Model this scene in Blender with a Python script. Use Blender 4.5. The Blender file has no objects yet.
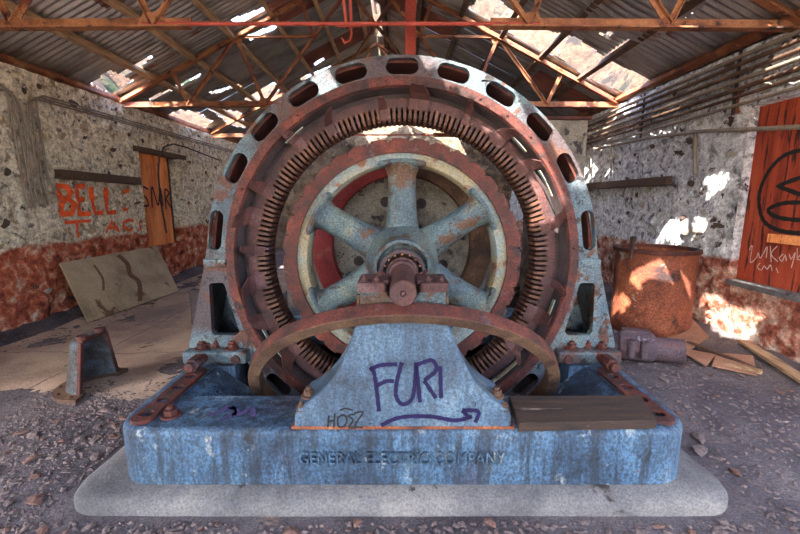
import bpy, math, random
import numpy as np
from mathutils import Vector, Matrix, noise

random.seed(7)
rng = np.random.default_rng(7)
SC = bpy.context.scene
COL = SC.collection
R = math.radians
V = Vector

# ------------------------------------------------------------------ camera, sky, sun, exposure
F, CX, CY, HC, PITCH = 400.0, 400.0, 267.0, 1.6, R(9.5)
cam = bpy.data.cameras.new('camera'); cam.sensor_width = 36.0; cam.lens = 18.0
cam.clip_start = 0.05; cam.clip_end = 300
cam_o = bpy.data.objects.new('camera', cam); COL.objects.link(cam_o)
cam_o.location = (0, 0, HC); cam_o.rotation_euler = (R(90) - PITCH, 0, 0)
SC.camera = cam_o
SUN_TO = V((-0.38, -0.60, 0.70)).normalized()          # towards the sun

world = bpy.data.worlds.new('sky'); SC.world = world; world.use_nodes = True
wn = world.node_tree; bgn = wn.nodes['Background']
sky = wn.nodes.new('ShaderNodeTexSky'); sky.sky_type = 'NISHITA'; sky.sun_disc = False
sky.sun_elevation = math.asin(SUN_TO.z); sky.sun_rotation = math.atan2(SUN_TO.x, SUN_TO.y)
sky.air_density = 1.1; sky.dust_density = 2.2; sky.ozone_density = 1.6
wn.links.new(sky.outputs[0], bgn.inputs[0]); bgn.inputs[1].default_value = 0.42
sl = bpy.data.lights.new('sun', 'SUN'); sl.energy = 8.0; sl.angle = R(0.35); sl.color = (1.0, 0.93, 0.82)
so = bpy.data.objects.new('sun', sl); COL.objects.link(so)
so.rotation_euler = SUN_TO.to_track_quat('Z', 'Y').to_euler()
SC.view_settings.view_transform = 'Standard'; SC.view_settings.look = 'None'
SC.view_settings.gamma = 1.0; SC.view_settings.use_curve_mapping = False
SC.view_settings.exposure = 2.5

cp, sp = math.cos(PITCH), math.sin(PITCH)
def ray(x, y):
    a, b = (x - CX) / F, (CY - y) / F
    return V((a, cp + b * sp, -sp + b * cp))
def at_Z(x, y, z): d = ray(x, y); return V((0, 0, HC)) + d * ((z - HC) / d.z)
def at_Y(x, y, Y): d = ray(x, y); return V((0, 0, HC)) + d * (Y / d.y)
def at_X(x, y, X): d = ray(x, y); return V((0, 0, HC)) + d * (X / d.x)
def project_np(P):                                        # (n,3) -> (n,2) pixels, depth
    q = P - np.array([0, 0, HC]); zc = q[:, 1] * cp - q[:, 2] * sp; yc = q[:, 1] * sp + q[:, 2] * cp
    zc = np.where(np.abs(zc) < 1e-4, 1e-4, zc)
    return np.stack([CX + F * q[:, 0] / zc, CY - F * yc / zc], 1), zc
def in_poly(P, poly):
    x, y = P[:, 0], P[:, 1]; r = np.zeros(len(P), bool); n = len(poly)
    for i in range(n):
        x1, y1 = poly[i]; x2, y2 = poly[(i + 1) % n]
        if y1 == y2: continue
        r ^= ((y1 > y) != (y2 > y)) & (x < (x2 - x1) * (y - y1) / (y2 - y1) + x1)
    return r

# ------------------------------------------------------------------ materials
def srgb(r, g, b):
    f = lambda c: (c / 255 / 12.92) if c / 255 <= 0.04045 else ((c / 255 + 0.055) / 1.055) ** 2.4
    return (f(r), f(g), f(b), 1)
MATS = {}
def M(name, stops, scale=3.0, detail=9, rough=0.8, bump=0.35, patches=(), metallic=0.0, speck=0.35, speck_scale=80,
      stretch=(1, 1, 1), rand=True, zone=None, bump_scale=30, wrough=0.62, dist=0.02, streak=0.0):
    m = bpy.data.materials.new(name); m.use_nodes = True; nt = m.node_tree; N = nt.nodes; L = nt.links
    bs = N['Principled BSDF']; bs.inputs['Roughness'].default_value = rough; bs.inputs['Metallic'].default_value = metallic
    tc = N.new('ShaderNodeTexCoord'); mp = N.new('ShaderNodeMapping'); mp.inputs['Scale'].default_value = stretch
    L.new(tc.outputs['Object'], mp.inputs['Vector'])
    if rand:
        oi = N.new('ShaderNodeObjectInfo'); mu = N.new('ShaderNodeMath'); mu.operation = 'MULTIPLY'; mu.inputs[1].default_value = 37
        L.new(oi.outputs['Random'], mu.inputs[0]); L.new(mu.outputs[0], mp.inputs['Location'])
    def noise_n(s, d=detail, r=wrough, off=0.0):
        n = N.new('ShaderNodeTexNoise'); n.inputs['Scale'].default_value = s; n.inputs['Detail'].default_value = d
        n.inputs['Roughness'].default_value = r; n.inputs['Distortion'].default_value = 0.3
        if off:
            a = N.new('ShaderNodeVectorMath'); a.operation = 'ADD'; a.inputs[1].default_value = (off, off * 1.7, -off)
            L.new(mp.outputs[0], a.inputs[0]); L.new(a.outputs[0], n.inputs['Vector'])
        else: L.new(mp.outputs[0], n.inputs['Vector'])
        return n.outputs['Fac']
    def ramp(fac, st):
        c = N.new('ShaderNodeValToRGB'); e = c.color_ramp.elements
        e[0].position, e[0].color = st[0]; e[1].position, e[1].color = st[-1]
        for p, col in st[1:-1]:
            k = e.new(p); k.color = col
        L.new(fac, c.inputs[0]); return c.outputs[0]
    def mix(fac, a, b, mode='MIX'):
        x = N.new('ShaderNodeMix'); x.data_type = 'RGBA'; x.blend_type = mode
        if isinstance(fac, float): x.inputs[0].default_value = fac
        else: L.new(fac, x.inputs[0])
        for i, s in ((6, a), (7, b)):
            if isinstance(s, tuple): x.inputs[i].default_value = s
            else: L.new(s, x.inputs[i])
        return x.outputs[2]
    def mrange(v, lo, hi, a=0.0, b=1.0):
        r_ = N.new('ShaderNodeMapRange'); r_.interpolation_type = 'SMOOTHSTEP'
        for i, k in enumerate((lo, hi, a, b)): r_.inputs[i + 1].default_value = k
        L.new(v, r_.inputs[0]); return r_.outputs[0]
    k = 1.0 / max(len(stops) - 1, 1)
    c = ramp(noise_n(scale), [(0.30 + 0.42 * i * k, s) for i, s in enumerate(stops)])
    for i, (pc, ps, lo, hi) in enumerate(patches):
        c = mix(mrange(noise_n(ps, off=3.1 * (i + 1)), lo, hi), c, pc)
    if zone:                                              # (z level, fuzz, stops, scale): another paint below that height
        zl, fz, zst, zs = zone
        sx = N.new('ShaderNodeSeparateXYZ'); L.new(tc.outputs['Object'], sx.inputs[0])
        nn = noise_n(1.6, off=9.0); ad = N.new('ShaderNodeMath'); ad.operation = 'MULTIPLY_ADD'
        L.new(nn, ad.inputs[0]); ad.inputs[1].default_value = fz; L.new(sx.outputs[2], ad.inputs[2])
        kz = 1.0 / (len(zst) - 1)
        zc = ramp(noise_n(zs, off=5.0), [(0.30 + 0.42 * i * kz, s) for i, s in enumerate(zst)])
        c = mix(mrange(ad.outputs[0], zl + fz * 0.5 + 0.04, zl + fz * 0.5 - 0.04), c, zc)
    if speck:
        s = mrange(noise_n(speck_scale, 6, 0.7, 1.3), 0.36, 0.64, 1 - speck, 1 + speck * 0.55)
        cb = N.new('ShaderNodeCombineColor')
        for i in range(3): L.new(s, cb.inputs[i])
        c = mix(1.0, c, cb.outputs[0], 'MULTIPLY')
    if streak:                                            # vertical drips of grime
        m2 = N.new('ShaderNodeMapping'); m2.inputs['Scale'].default_value = (9, 9, 0.9); L.new(tc.outputs['Object'], m2.inputs['Vector'])
        sn = N.new('ShaderNodeTexNoise'); sn.inputs['Scale'].default_value = 1.6; sn.inputs['Detail'].default_value = 8; sn.inputs['Roughness'].default_value = 0.7; L.new(m2.outputs[0], sn.inputs['Vector'])
        c = mix(mrange(sn.outputs['Fac'], 0.44, 0.60, 0.0, streak), c, srgb(24, 28, 38))
    L.new(c, bs.inputs['Base Color'])
    if bump:
        b = N.new('ShaderNodeBump'); b.inputs['Strength'].default_value = bump; b.inputs['Distance'].default_value = dist
        L.new(noise_n(bump_scale, 8, 0.68, 2.2), b.inputs['Height']); L.new(b.outputs[0], bs.inputs['Normal'])
    MATS[name] = m; return m

BLUE = M('blue_paint', [srgb(36, 46, 56), srgb(66, 82, 94), srgb(88, 104, 108), srgb(132, 132, 116)], 3.2, bump=0.7,
         patches=[(srgb(62, 48, 52), 1.3, 0.48, 0.62), (srgb(78, 40, 24), 6, 0.54, 0.60), (srgb(26, 18, 20), 12, 0.57, 0.63)], speck=0.6, rough=0.6, speck_scale=85)
BLUE_BASE = M('blue_base_paint', [srgb(26, 40, 58), srgb(54, 80, 106), srgb(72, 102, 128), srgb(126, 140, 148)], 2.6, bump=0.7,
              patches=[(srgb(64, 60, 76), 1.6, 0.54, 0.70), (srgb(28, 32, 42), 9, 0.64, 0.69), (srgb(142, 146, 146), 9, 0.60, 0.67), (srgb(84, 48, 30), 14, 0.67, 0.71)],
              speck=0.6, speck_scale=70, rough=0.6, stretch=(1, 1, 0.8), streak=0.75)
BLUE_PED = M('blue_pedestal_paint', [srgb(40, 54, 70), srgb(64, 86, 108), srgb(82, 106, 126), srgb(118, 128, 132)], 3.0, bump=0.6, speck=0.5, speck_scale=75, rough=0.6, streak=0.4,
             patches=[(srgb(66, 66, 80), 2.2, 0.56, 0.70), (srgb(40, 42, 50), 12, 0.66, 0.70), (srgb(88, 56, 40), 8, 0.67, 0.71)])
TANKM = M('tank_rust', [srgb(56, 28, 24), srgb(112, 56, 36), srgb(136, 72, 44), srgb(156, 100, 68)], 3, bump=0.6, speck=0.5, speck_scale=50,
          patches=[(srgb(150, 146, 132), 3.4, 0.60, 0.64), (srgb(48, 28, 28), 2.2, 0.55, 0.64)])
SHELLM = M('blue_brown_iron', [srgb(34, 30, 30), srgb(62, 56, 54), srgb(78, 88, 96), srgb(100, 66, 46)], 6, bump=0.6, speck=0.5)
CASTM = M('violet_iron', [srgb(50, 38, 44), srgb(78, 60, 68), srgb(92, 72, 78), srgb(112, 66, 56)], 4, bump=0.6, speck=0.5,
          patches=[(srgb(130, 132, 146), 7, 0.63, 0.67)])
TEAL = M('teal_paint', [srgb(36, 48, 56), srgb(62, 78, 88), srgb(80, 94, 94), srgb(110, 106, 88)], 3.5, bump=0.5,
         patches=[(srgb(80, 52, 34), 5, 0.53, 0.62), (srgb(52, 36, 32), 14, 0.58, 0.64)], speck=0.6, speck_scale=85, rough=0.62)
RUST = M('dark_red_rust', [srgb(28, 11, 9), srgb(66, 24, 17), srgb(88, 34, 23), srgb(116, 56, 34)], 5, bump=0.5,
         patches=[(srgb(96, 74, 82), 3.0, 0.60, 0.72), (srgb(40, 22, 20), 9, 0.58, 0.66)], speck=0.55, rough=0.75)
RUST_P = M('purple_rust', [srgb(32, 16, 16), srgb(62, 32, 32), srgb(80, 44, 42), srgb(106, 78, 80)], 4, bump=0.45,
           patches=[(srgb(70, 38, 30), 5, 0.58, 0.66)], speck=0.55, rough=0.68)
RUST_O = M('orange_rust', [srgb(72, 36, 24), srgb(120, 62, 36), srgb(142, 84, 52), srgb(168, 124, 90)], 4, bump=0.4,
           patches=[(srgb(84, 46, 42), 3, 0.56, 0.66), (srgb(190, 146, 104), 6, 0.64, 0.72)], speck=0.4, rough=0.8)
RUST_T = M('truss_rust', [srgb(70, 40, 28), srgb(126, 74, 42), srgb(158, 104, 66), srgb(136, 82, 60)], 3, bump=0.4,
           patches=[(srgb(104, 48, 38), 1.2, 0.5, 0.65), (srgb(44, 26, 24), 7, 0.55, 0.64)], speck=0.4, rough=0.78)
RUST_B = M('brown_rust', [srgb(40, 26, 21), srgb(74, 50, 37), srgb(94, 68, 50), srgb(122, 94, 70)], 4.5, bump=0.5,
           patches=[(srgb(58, 34, 26), 6, 0.57, 0.66)], speck=0.4, rough=0.82)
TOOTH = M('tooth_metal', [srgb(38, 22, 20), srgb(70, 40, 32), srgb(98, 62, 44), srgb(88, 64, 70)], 2.5, bump=0.35, speck=0.35, speck_scale=60, rough=0.62, metallic=0.2)
CREAM = M('cream_metal', [srgb(92, 80, 62), srgb(132, 120, 94), srgb(110, 122, 124), srgb(150, 138, 108)], 2.2, bump=0.4,
          patches=[(srgb(104, 66, 44), 6, 0.58, 0.66)], speck=0.35)
DARK = M('dark_iron', [srgb(36, 28, 30), srgb(58, 46, 50), srgb(78, 62, 64)], 5, bump=0.4, speck=0.35)
REDPAINT = M('crimson_paint', [srgb(96, 24, 30), srgb(128, 36, 42), srgb(142, 48, 50), srgb(150, 104, 78)], 2.4, bump=0.4,
             patches=[(srgb(140, 108, 82), 1.1, 0.56, 0.66), (srgb(70, 30, 28), 8, 0.62, 0.7)], speck=0.35)
REDSTEEL = M('red_steel', [srgb(120, 44, 36), srgb(164, 66, 52), srgb(178, 84, 64)], 3, bump=0.3, speck=0.35)
MOTTLE = M('mottled_grey_iron', [srgb(66, 60, 58), srgb(112, 104, 96), srgb(140, 132, 122), srgb(100, 84, 66)], 4, bump=0.6,
           patches=[(srgb(52, 44, 46), 7, 0.56, 0.62), (srgb(120, 78, 52), 3, 0.62, 0.72)], speck=0.4)
GALV = M('corrugated_steel', [srgb(118, 110, 104), srgb(160, 154, 148), srgb(184, 178, 170), srgb(148, 122, 100)], 1.3, bump=0.12, rough=0.34, metallic=0.85,
         patches=[(srgb(124, 78, 54), 0.8, 0.60, 0.72), (srgb(176, 160, 140), 2.6, 0.62, 0.72)], speck=0.25, stretch=(0.8, 3.5, 0.8))
GALV_R = M('rusted_corrugated_steel', [srgb(96, 52, 44), srgb(132, 76, 62), srgb(120, 84, 72)], 2, bump=0.25, rough=0.6, metallic=0.2, speck=0.3)
WOOD = M('weathered_wood', [srgb(116, 88, 64), srgb(176, 142, 108), srgb(200, 168, 130)], 5, bump=0.4, stretch=(6, 0.7, 6), speck=0.35)
WOODD = M('dark_wood', [srgb(52, 38, 34), srgb(88, 64, 50), srgb(110, 84, 64)], 5, bump=0.6, stretch=(0.8, 6, 6), speck=0.4,
          patches=[(srgb(120, 98, 76), 3, 0.62, 0.7)])
PLANK = M('brown_plank', [srgb(26, 17, 14), srgb(56, 36, 26), srgb(78, 54, 38)], 4, bump=0.7, stretch=(0.7, 5, 5), speck=0.45,
          patches=[(srgb(150, 132, 116), 2.4, 0.64, 0.70)])
PLY_O = M('orange_board', [srgb(196, 104, 54), srgb(242, 148, 86), srgb(248, 168, 108)], 2, bump=0.4, stretch=(3, 3, 0.5), speck=0.35,
          patches=[(srgb(106, 50, 32), 6, 0.62, 0.68)])
PLY_R = M('red_plywood', [srgb(112, 34, 18), srgb(160, 58, 30), srgb(180, 78, 44)], 2.2, bump=0.35, stretch=(4, 4, 0.45), speck=0.32, wrough=0.55,
          patches=[(srgb(58, 18, 12), 6, 0.55, 0.64)])
SLABM = M('grey_board', [srgb(122, 104, 80), srgb(172, 150, 120), srgb(190, 168, 136)], 1.6, bump=0.3, speck=0.35,
          patches=[(srgb(110, 76, 52), 2.3, 0.62, 0.68)])
PLASTER = [srgb(112, 94, 78), srgb(222, 206, 182), srgb(236, 224, 204), srgb(248, 240, 226)]
STONEP = [(srgb(172, 148, 116), 5.5, 0.57, 0.63), (srgb(128, 120, 116), 9, 0.59, 0.64), (srgb(56, 42, 36), 6.5, 0.65, 0.68)]
REDZ = [srgb(52, 26, 22), srgb(150, 68, 44), srgb(190, 96, 64), srgb(214, 160, 132), srgb(240, 228, 214)]
WALL_L = M('whitewashed_rubble', PLASTER, 7, bump=1.0, patches=STONEP, speck=0.42, speck_scale=20, rand=False, bump_scale=14, dist=0.05,
           zone=(1.02, 0.35, REDZ, 7.0), rough=0.9)
WALL_R = M('bluish_whitewashed_rubble', [srgb(126, 124, 128), srgb(206, 206, 212), srgb(230, 230, 234), srgb(246, 246, 250)], 7, bump=1.0, patches=[(srgb(120, 118, 126), 8, 0.57, 0.63), (srgb(70, 48, 44), 5, 0.62, 0.65)], speck=0.42,
           speck_scale=20, rand=False, bump_scale=14, dist=0.05, zone=(0.95, 0.3, [srgb(92, 44, 36), srgb(164, 88, 68), srgb(216, 176, 156), srgb(240, 230, 220)], 6.0), rough=0.9)
WALL_B = M('pale_rubble', [srgb(54, 42, 36), srgb(130, 112, 94), srgb(170, 156, 138)], 3.4, bump=1.0, patches=STONEP, speck=0.4, rand=False, bump_scale=12, dist=0.05, rough=0.9)
STONE_W = M('whitewashed_stone', [srgb(120, 108, 96), srgb(190, 180, 166), srgb(220, 212, 200)], 6, bump=0.6, speck=0.35,
            zone=None, rough=0.9)
STONE_D = M('dark_stone', [srgb(62, 50, 46), srgb(92, 74, 66), srgb(122, 104, 92)], 6, bump=0.6, speck=0.35, rough=0.9)  # dark colour also stands in for the shade of pits in the plaster
STONE_R = M('red_washed_stone', [srgb(104, 52, 40), srgb(164, 80, 58), srgb(186, 112, 86)], 6, bump=0.6, speck=0.35, rough=0.9)
DIRT = M('dirt_floor', [srgb(58, 50, 54), srgb(84, 75, 79), srgb(102, 92, 94), srgb(122, 108, 106)], 1.6, bump=0.9, speck=0.42, rand=False, bump_scale=22, dist=0.03,
         patches=[(srgb(58, 50, 55), 0.9, 0.52, 0.64), (srgb(126, 106, 94), 2.4, 0.62, 0.70)], rough=0.95)
CONC = M('floor_concrete', [srgb(128, 104, 90), srgb(168, 142, 122), srgb(190, 164, 140)], 1.5, bump=0.35, speck=0.28, rand=False, rough=0.9,
         patches=[(srgb(128, 108, 102), 0.8, 0.50, 0.70), (srgb(110, 96, 92), 4, 0.62, 0.74)])
PLINTH = M('plinth_concrete', [srgb(70, 68, 70), srgb(106, 102, 102), srgb(130, 124, 118)], 2.4, bump=0.5, speck=0.32, rand=False, rough=0.88,
           patches=[(srgb(48, 36, 32), 3.4, 0.59, 0.64), (srgb(116, 118, 88), 2.0, 0.62, 0.74)])
CHIP = M('stone_chip', [srgb(78, 66, 66), srgb(106, 90, 88), srgb(138, 120, 112)], 3, bump=0.4, speck=0.25, rough=0.95)
CHIP2 = M('reddish_stone_chip', [srgb(84, 58, 52), srgb(114, 82, 72), srgb(138, 106, 94)], 3, bump=0.4, speck=0.25, rough=0.95)
HILL = M('rocky_hillside', [srgb(50, 34, 26), srgb(88, 64, 48), srgb(106, 82, 64)], 0.5, bump=1.0, speck=0.5, speck_scale=2.2, rand=False, bump_scale=1.4, dist=0.6,
         patches=[(srgb(44, 60, 20), 0.16, 0.54, 0.60), (srgb(32, 24, 22), 0.9, 0.56, 0.62)], rough=0.95)
CONDUIT = M('grey_conduit', [srgb(104, 92, 82), srgb(142, 130, 118), srgb(122, 92, 70)], 4, bump=0.2, speck=0.3, rough=0.6, metallic=0.2)
CARD = M('tan_sheet', [srgb(128, 92, 74), srgb(164, 120, 96), srgb(176, 136, 110)], 2, bump=0.3, speck=0.3)
def plain(name, col, rough=0.75):
    m = bpy.data.materials.new(name); m.use_nodes = True; b = m.node_tree.nodes['Principled BSDF']
    N = m.node_tree.nodes; L = m.node_tree.links
    n = N.new('ShaderNodeTexNoise'); n.inputs['Scale'].default_value = 22; n.inputs['Detail'].default_value = 6
    c = N.new('ShaderNodeValToRGB'); c.color_ramp.elements[0].position = 0.3; c.color_ramp.elements[1].position = 0.65
    c.color_ramp.elements[0].color = tuple(x * 0.6 for x in col[:3]) + (1,); c.color_ramp.elements[1].color = col
    tc = N.new('ShaderNodeTexCoord'); L.new(tc.outputs['Object'], n.inputs['Vector']); L.new(n.outputs['Fac'], c.inputs[0]); L.new(c.outputs[0], b.inputs['Base Color'])
    b.inputs['Roughness'].default_value = rough; return m
SPRAY_O = plain('orange_spray', srgb(250, 96, 34)); SPRAY_P = plain('purple_spray', srgb(20, 5, 58), 0.95); SPRAY_K = plain('black_spray', srgb(9, 7, 9))
CHALK = plain('chalk', srgb(226, 190, 180))
LEAF = plain('green_leaf', srgb(84, 110, 34))

# ------------------------------------------------------------------ mesh helpers
WLOC = {}                                                  # world location of parents (no rotation on them)
def mark(o, label=None, cat=None, group=None, kind=None):
    for k, v in (('label', label), ('category', cat), ('group', group), ('kind', kind)):
        if v: o[k] = v
    return o
def thing(name, loc, label, cat, group=None):
    o = bpy.data.objects.new(name, None); COL.objects.link(o); o.location = loc; o.empty_display_size = 0.1
    WLOC[o] = V(loc); return mark(o, label, cat, group)
def link(name, me, mat, parent=None, loc=(0, 0, 0)):
    o = bpy.data.objects.new(name, me); COL.objects.link(o)
    if mat and not me.materials: me.materials.append(mat)
    WLOC[o] = V(loc)
    if parent is not None: o.parent = parent; o.location = V(loc) - WLOC[parent]
    else: o.location = loc
    return o
class MB:
    def __init__(s): s.v = []; s.f = []
    def add(s, vs, fs):
        k = len(s.v); s.v += [tuple(p) for p in vs]; s.f += [tuple(i + k for i in f) for f in fs]; return s
    def box(s, c, size, m=None):
        x, y, z = (k / 2 for k in size); vs = [V((a * x, b * y, d * z)) for a in (-1, 1) for b in (-1, 1) for d in (-1, 1)]
        if m: vs = [m @ p for p in vs]
        c = V(c); return s.add([p + c for p in vs], [(0, 1, 3, 2), (4, 6, 7, 5), (0, 4, 5, 1), (2, 3, 7, 6), (0, 2, 6, 4), (1, 5, 7, 3)])
    def bar(s, p, q, w, h, up=V((0, 0, 1))):
        p, q = V(p), V(q); d = (q - p).normalized(); a = d.cross(up)
        if a.length < 1e-3: a = d.cross(V((0, 1, 0)))
        a.normalize(); b = a.cross(d)
        return s.box((p + q) / 2, (w, (q - p).length, h), Matrix((a, d, b)).transposed())
    def angle(s, p, q, w, t, up, flip=1):                  # L section
        p, q = V(p), V(q); d = (q - p).normalized(); a = d.cross(V(up)).normalized(); b = a.cross(d)
        m = Matrix((a, d, b)).transposed(); L = (q - p).length; c = (p + q) / 2
        s.box(c, (w, L, t), m); return s.box(c + a * flip * (w / 2 - t / 2) - b * (w / 2 - t / 2 - 0.0005), (t, L, w - t), m)
    def tube(s, pts, r, n=8, cap=True, sx=1.0, side=None):
        pts = [V(p) for p in pts]; rs = r if isinstance(r, (list, tuple)) else [r] * len(pts); k = len(s.v); prev = None
        for i, p in enumerate(pts):
            d = (pts[min(i + 1, len(pts) - 1)] - pts[max(i - 1, 0)]).normalized()
            if prev is None:
                a = V(side) if side else (d.cross(V((0, 0, 1))) if abs(d.z) < 0.9 else d.cross(V((0, 1, 0))))
            else: a = prev
            a = (a - d * a.dot(d)).normalized(); prev = a; b = d.cross(a)
            for j in range(n):
                t = 2 * math.pi * j / n; s.v.append(tuple(p + a * math.cos(t) * rs[i] * sx + b * math.sin(t) * rs[i]))
        for i in range(len(pts) - 1):
            for j in range(n):
                j2 = (j + 1) % n; s.f.append((k + i * n + j, k + i * n + j2, k + (i + 1) * n + j2, k + (i + 1) * n + j))
        if cap: s.f.append(tuple(k + j for j in range(n))[::-1]); s.f.append(tuple(k + (len(pts) - 1) * n + j for j in range(n)))
        return s
    def lathe(s, prof, c, axis='Y', n=48, closed=True, a0=0, a1=360):
        """prof [(r, h)] turned about an axis through c"""
        k = len(s.v); m = len(prof); full = abs(a1 - a0) >= 360; steps = n if full else n + 1; c = V(c)
        for i in range(steps):
            t = R(a0 + (a1 - a0) * i / n); ct, st = math.cos(t), math.sin(t)
            for r, h in prof:
                s.v.append(tuple(c + (V((r * ct, h, r * st)) if axis == 'Y' else V((r * ct, r * st, h)) if axis == 'Z' else V((h, r * ct, r * st)))))
        for i in range(n):
            i2 = (i + 1) % steps
            for j in range(m if closed else m - 1):
                j2 = (j + 1) % m; s.f.append((k + i * m + j, k + i2 * m + j, k + i2 * m + j2, k + i * m + j2))
        if not full and closed:
            s.f.append(tuple(k + j for j in range(m))); s.f.append(tuple(k + n * m + j for j in range(m))[::-1])
        return s
    def prism(s, poly, f):                                  # poly: list of 2D points; f(u, v, e) -> point for end e in (0,1)
        n = len(poly); k = len(s.v)
        for e in (0, 1): s.v += [tuple(f(u, v, e)) for u, v in poly]
        s.f.append(tuple(k + i for i in range(n))); s.f.append(tuple(k + n + i for i in range(n))[::-1])
        for i in range(n): j = (i + 1) % n; s.f.append((k + i, k + n + i, k + n + j, k + j))
        return s
    def mesh(s, name, smooth=None, origin=(0, 0, 0)):
        o = V(origin); me = bpy.data.meshes.new(name); me.from_pydata([tuple(V(p) - o) for p in s.v], [], s.f); me.validate(); fixn(me)
        if smooth: me.polygons.foreach_set('use_smooth', [True] * len(me.polygons)); me.set_sharp_from_angle(angle=R(smooth))
        return me
    def build(s, name, mat, parent=None, smooth=None, bevel=0, origin=None, seg=2):
        if origin is None:
            a = np.array(s.v); origin = V((a.min(0) + a.max(0)) / 2)
            if parent is None: origin.z = a[:, 2].min()
        o = link(name, s.mesh(name, smooth, origin), mat, parent, origin)
        if bevel:
            b = o.modifiers.new('bevel', 'BEVEL'); b.width = bevel; b.segments = seg; b.limit_method = 'ANGLE'; b.angle_limit = R(35)
        return o
import bmesh
def fixn(me):
    bm = bmesh.new(); bm.from_mesh(me); bmesh.ops.recalc_face_normals(bm, faces=bm.faces); bm.to_mesh(me); bm.free()
def shape2d(name, outer, holes, depth, bevel, mat, frame, parent=None, sharp=40, outer_only=False):
    """flat plate with holes; frame(u, v, w) -> world point; w from -depth/2 to depth/2"""
    cu = bpy.data.curves.new(name, 'CURVE'); cu.dimensions = '2D'; cu.fill_mode = 'BOTH'; cu.extrude = depth / 2
    for ring in [outer] + list(holes):
        sp_ = cu.splines.new('POLY'); sp_.points.add(len(ring) - 1); sp_.use_cyclic_u = True
        for p, (u, v) in zip(sp_.points, ring): p.co = (u, v, 0, 1)
    t = bpy.data.objects.new(name, cu); COL.objects.link(t)
    me = bpy.data.meshes.new_from_object(t, depsgraph=bpy.context.evaluated_depsgraph_get()); bpy.data.objects.remove(t); bpy.data.curves.remove(cu)
    me.materials.clear(); pts = [frame(*v.co) for v in me.vertices]; a = np.array([tuple(p) for p in pts])
    c = V((a.min(0) + a.max(0)) / 2)
    if parent is None: c.z = a[:, 2].min()
    for v, p in zip(me.vertices, pts): v.co = V(p) - c
    bm = bmesh.new(); bm.from_mesh(me); bmesh.ops.remove_doubles(bm, verts=bm.verts, dist=0.0004); bmesh.ops.recalc_face_normals(bm, faces=bm.faces); bm.to_mesh(me); bm.free()
    me.polygons.foreach_set('use_smooth', [True] * len(me.polygons)); me.set_sharp_from_angle(angle=R(sharp))
    o = link(name, me, mat, parent, c)
    if bevel:
        b = o.modifiers.new('bevel', 'BEVEL'); b.width = bevel; b.segments = 4 if bevel > 0.03 else 2; b.limit_method = 'ANGLE'; b.angle_limit = R(55)
        if outer_only:
            b.limit_method = 'WEIGHT'; b.use_clamp_overlap = False
            key = {(round(u, 3), round(v, 3)) for u, v in outer}; at_ = me.attributes.new('bevel_weight_edge', 'FLOAT', 'EDGE'); w = [0.0] * len(me.edges)
            on = [(round((v.co + c).x, 3), round((v.co + c).y, 3)) in key for v in me.vertices]
            bm = bmesh.new(); bm.from_mesh(me); bm.edges.ensure_lookup_table()
            for e in bm.edges:
                if all(on[v.index] for v in e.verts) and len(e.link_faces) == 2 and e.calc_face_angle() > 1.0: w[e.index] = 1.0
            bm.free(); at_.data.foreach_set('value', w)
    return o
def circ(u, v, r, n=24, sv=1.0): return [(u + r * math.cos(2 * math.pi * i / n), v + r * sv * math.sin(2 * math.pi * i / n)) for i in range(n)]
def stadium(u, v, L, r, ang, n=8):                          # rounded slot
    out = []; h = L / 2 - r; ca, sa = math.cos(ang), math.sin(ang)
    for sgn, st in ((1, -90), (-1, 90)):
        for i in range(n + 1):
            t = R(st + 180 * i / n); x, y = sgn * h + r * math.cos(t), r * math.sin(t); out.append((u + x * ca - y * sa, v + x * sa + y * ca))
    return out
def rrect(x0, y0, x1, y1, r, n=6):
    out = []
    for cx, cy, st in ((x1 - r, y0 + r, -90), (x1 - r, y1 - r, 0), (x0 + r, y1 - r, 90), (x0 + r, y0 + r, 180)):
        for i in range(n + 1): t = R(st + 90 * i / n); out.append((cx + r * math.cos(t), cy + r * math.sin(t)))
    return out
def copy_tree(o, parent=None, loc=None):
    c = o.copy(); COL.objects.link(c)
    if parent is not None: c.parent = parent
    if loc is not None: c.location = loc
    for ch in o.children: copy_tree(ch, c)
    return c
def hexbolt(name, c, r, h, axis, mat, parent, washer=True):
    m = MB(); ax = V(axis); c = V(c); fr = ax.to_track_quat('Z', 'Y').to_matrix()
    if washer: m.add([c + fr @ V((r * 1.5 * math.cos(R(t)), r * 1.5 * math.sin(R(t)), z)) for z in (0, h * 0.2) for t in range(0, 360, 30)],
                     [tuple(range(12))[::-1], tuple(range(12, 24))] + [(i, (i + 1) % 12, 12 + (i + 1) % 12, 12 + i) for i in range(12)])
    m.add([c + fr @ V((r * math.cos(R(t)), r * math.sin(R(t)), z)) for z in (h * 0.2, h * 0.7) for t in range(0, 360, 60)],
          [tuple(range(6))[::-1], tuple(range(6, 12))] + [(i, (i + 1) % 6, 6 + (i + 1) % 6, 6 + i) for i in range(6)])
    m.add([c + fr @ V((r * 0.55 * math.cos(R(t)), r * 0.55 * math.sin(R(t)), z)) for z in (h * 0.7, h) for t in range(0, 360, 45)],
          [tuple(range(8))[::-1], tuple(range(8, 16))] + [(i, (i + 1) % 8, 8 + (i + 1) % 8, 8 + i) for i in range(8)])
    return m.build(name, mat, parent, bevel=0.002, seg=1)
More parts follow.
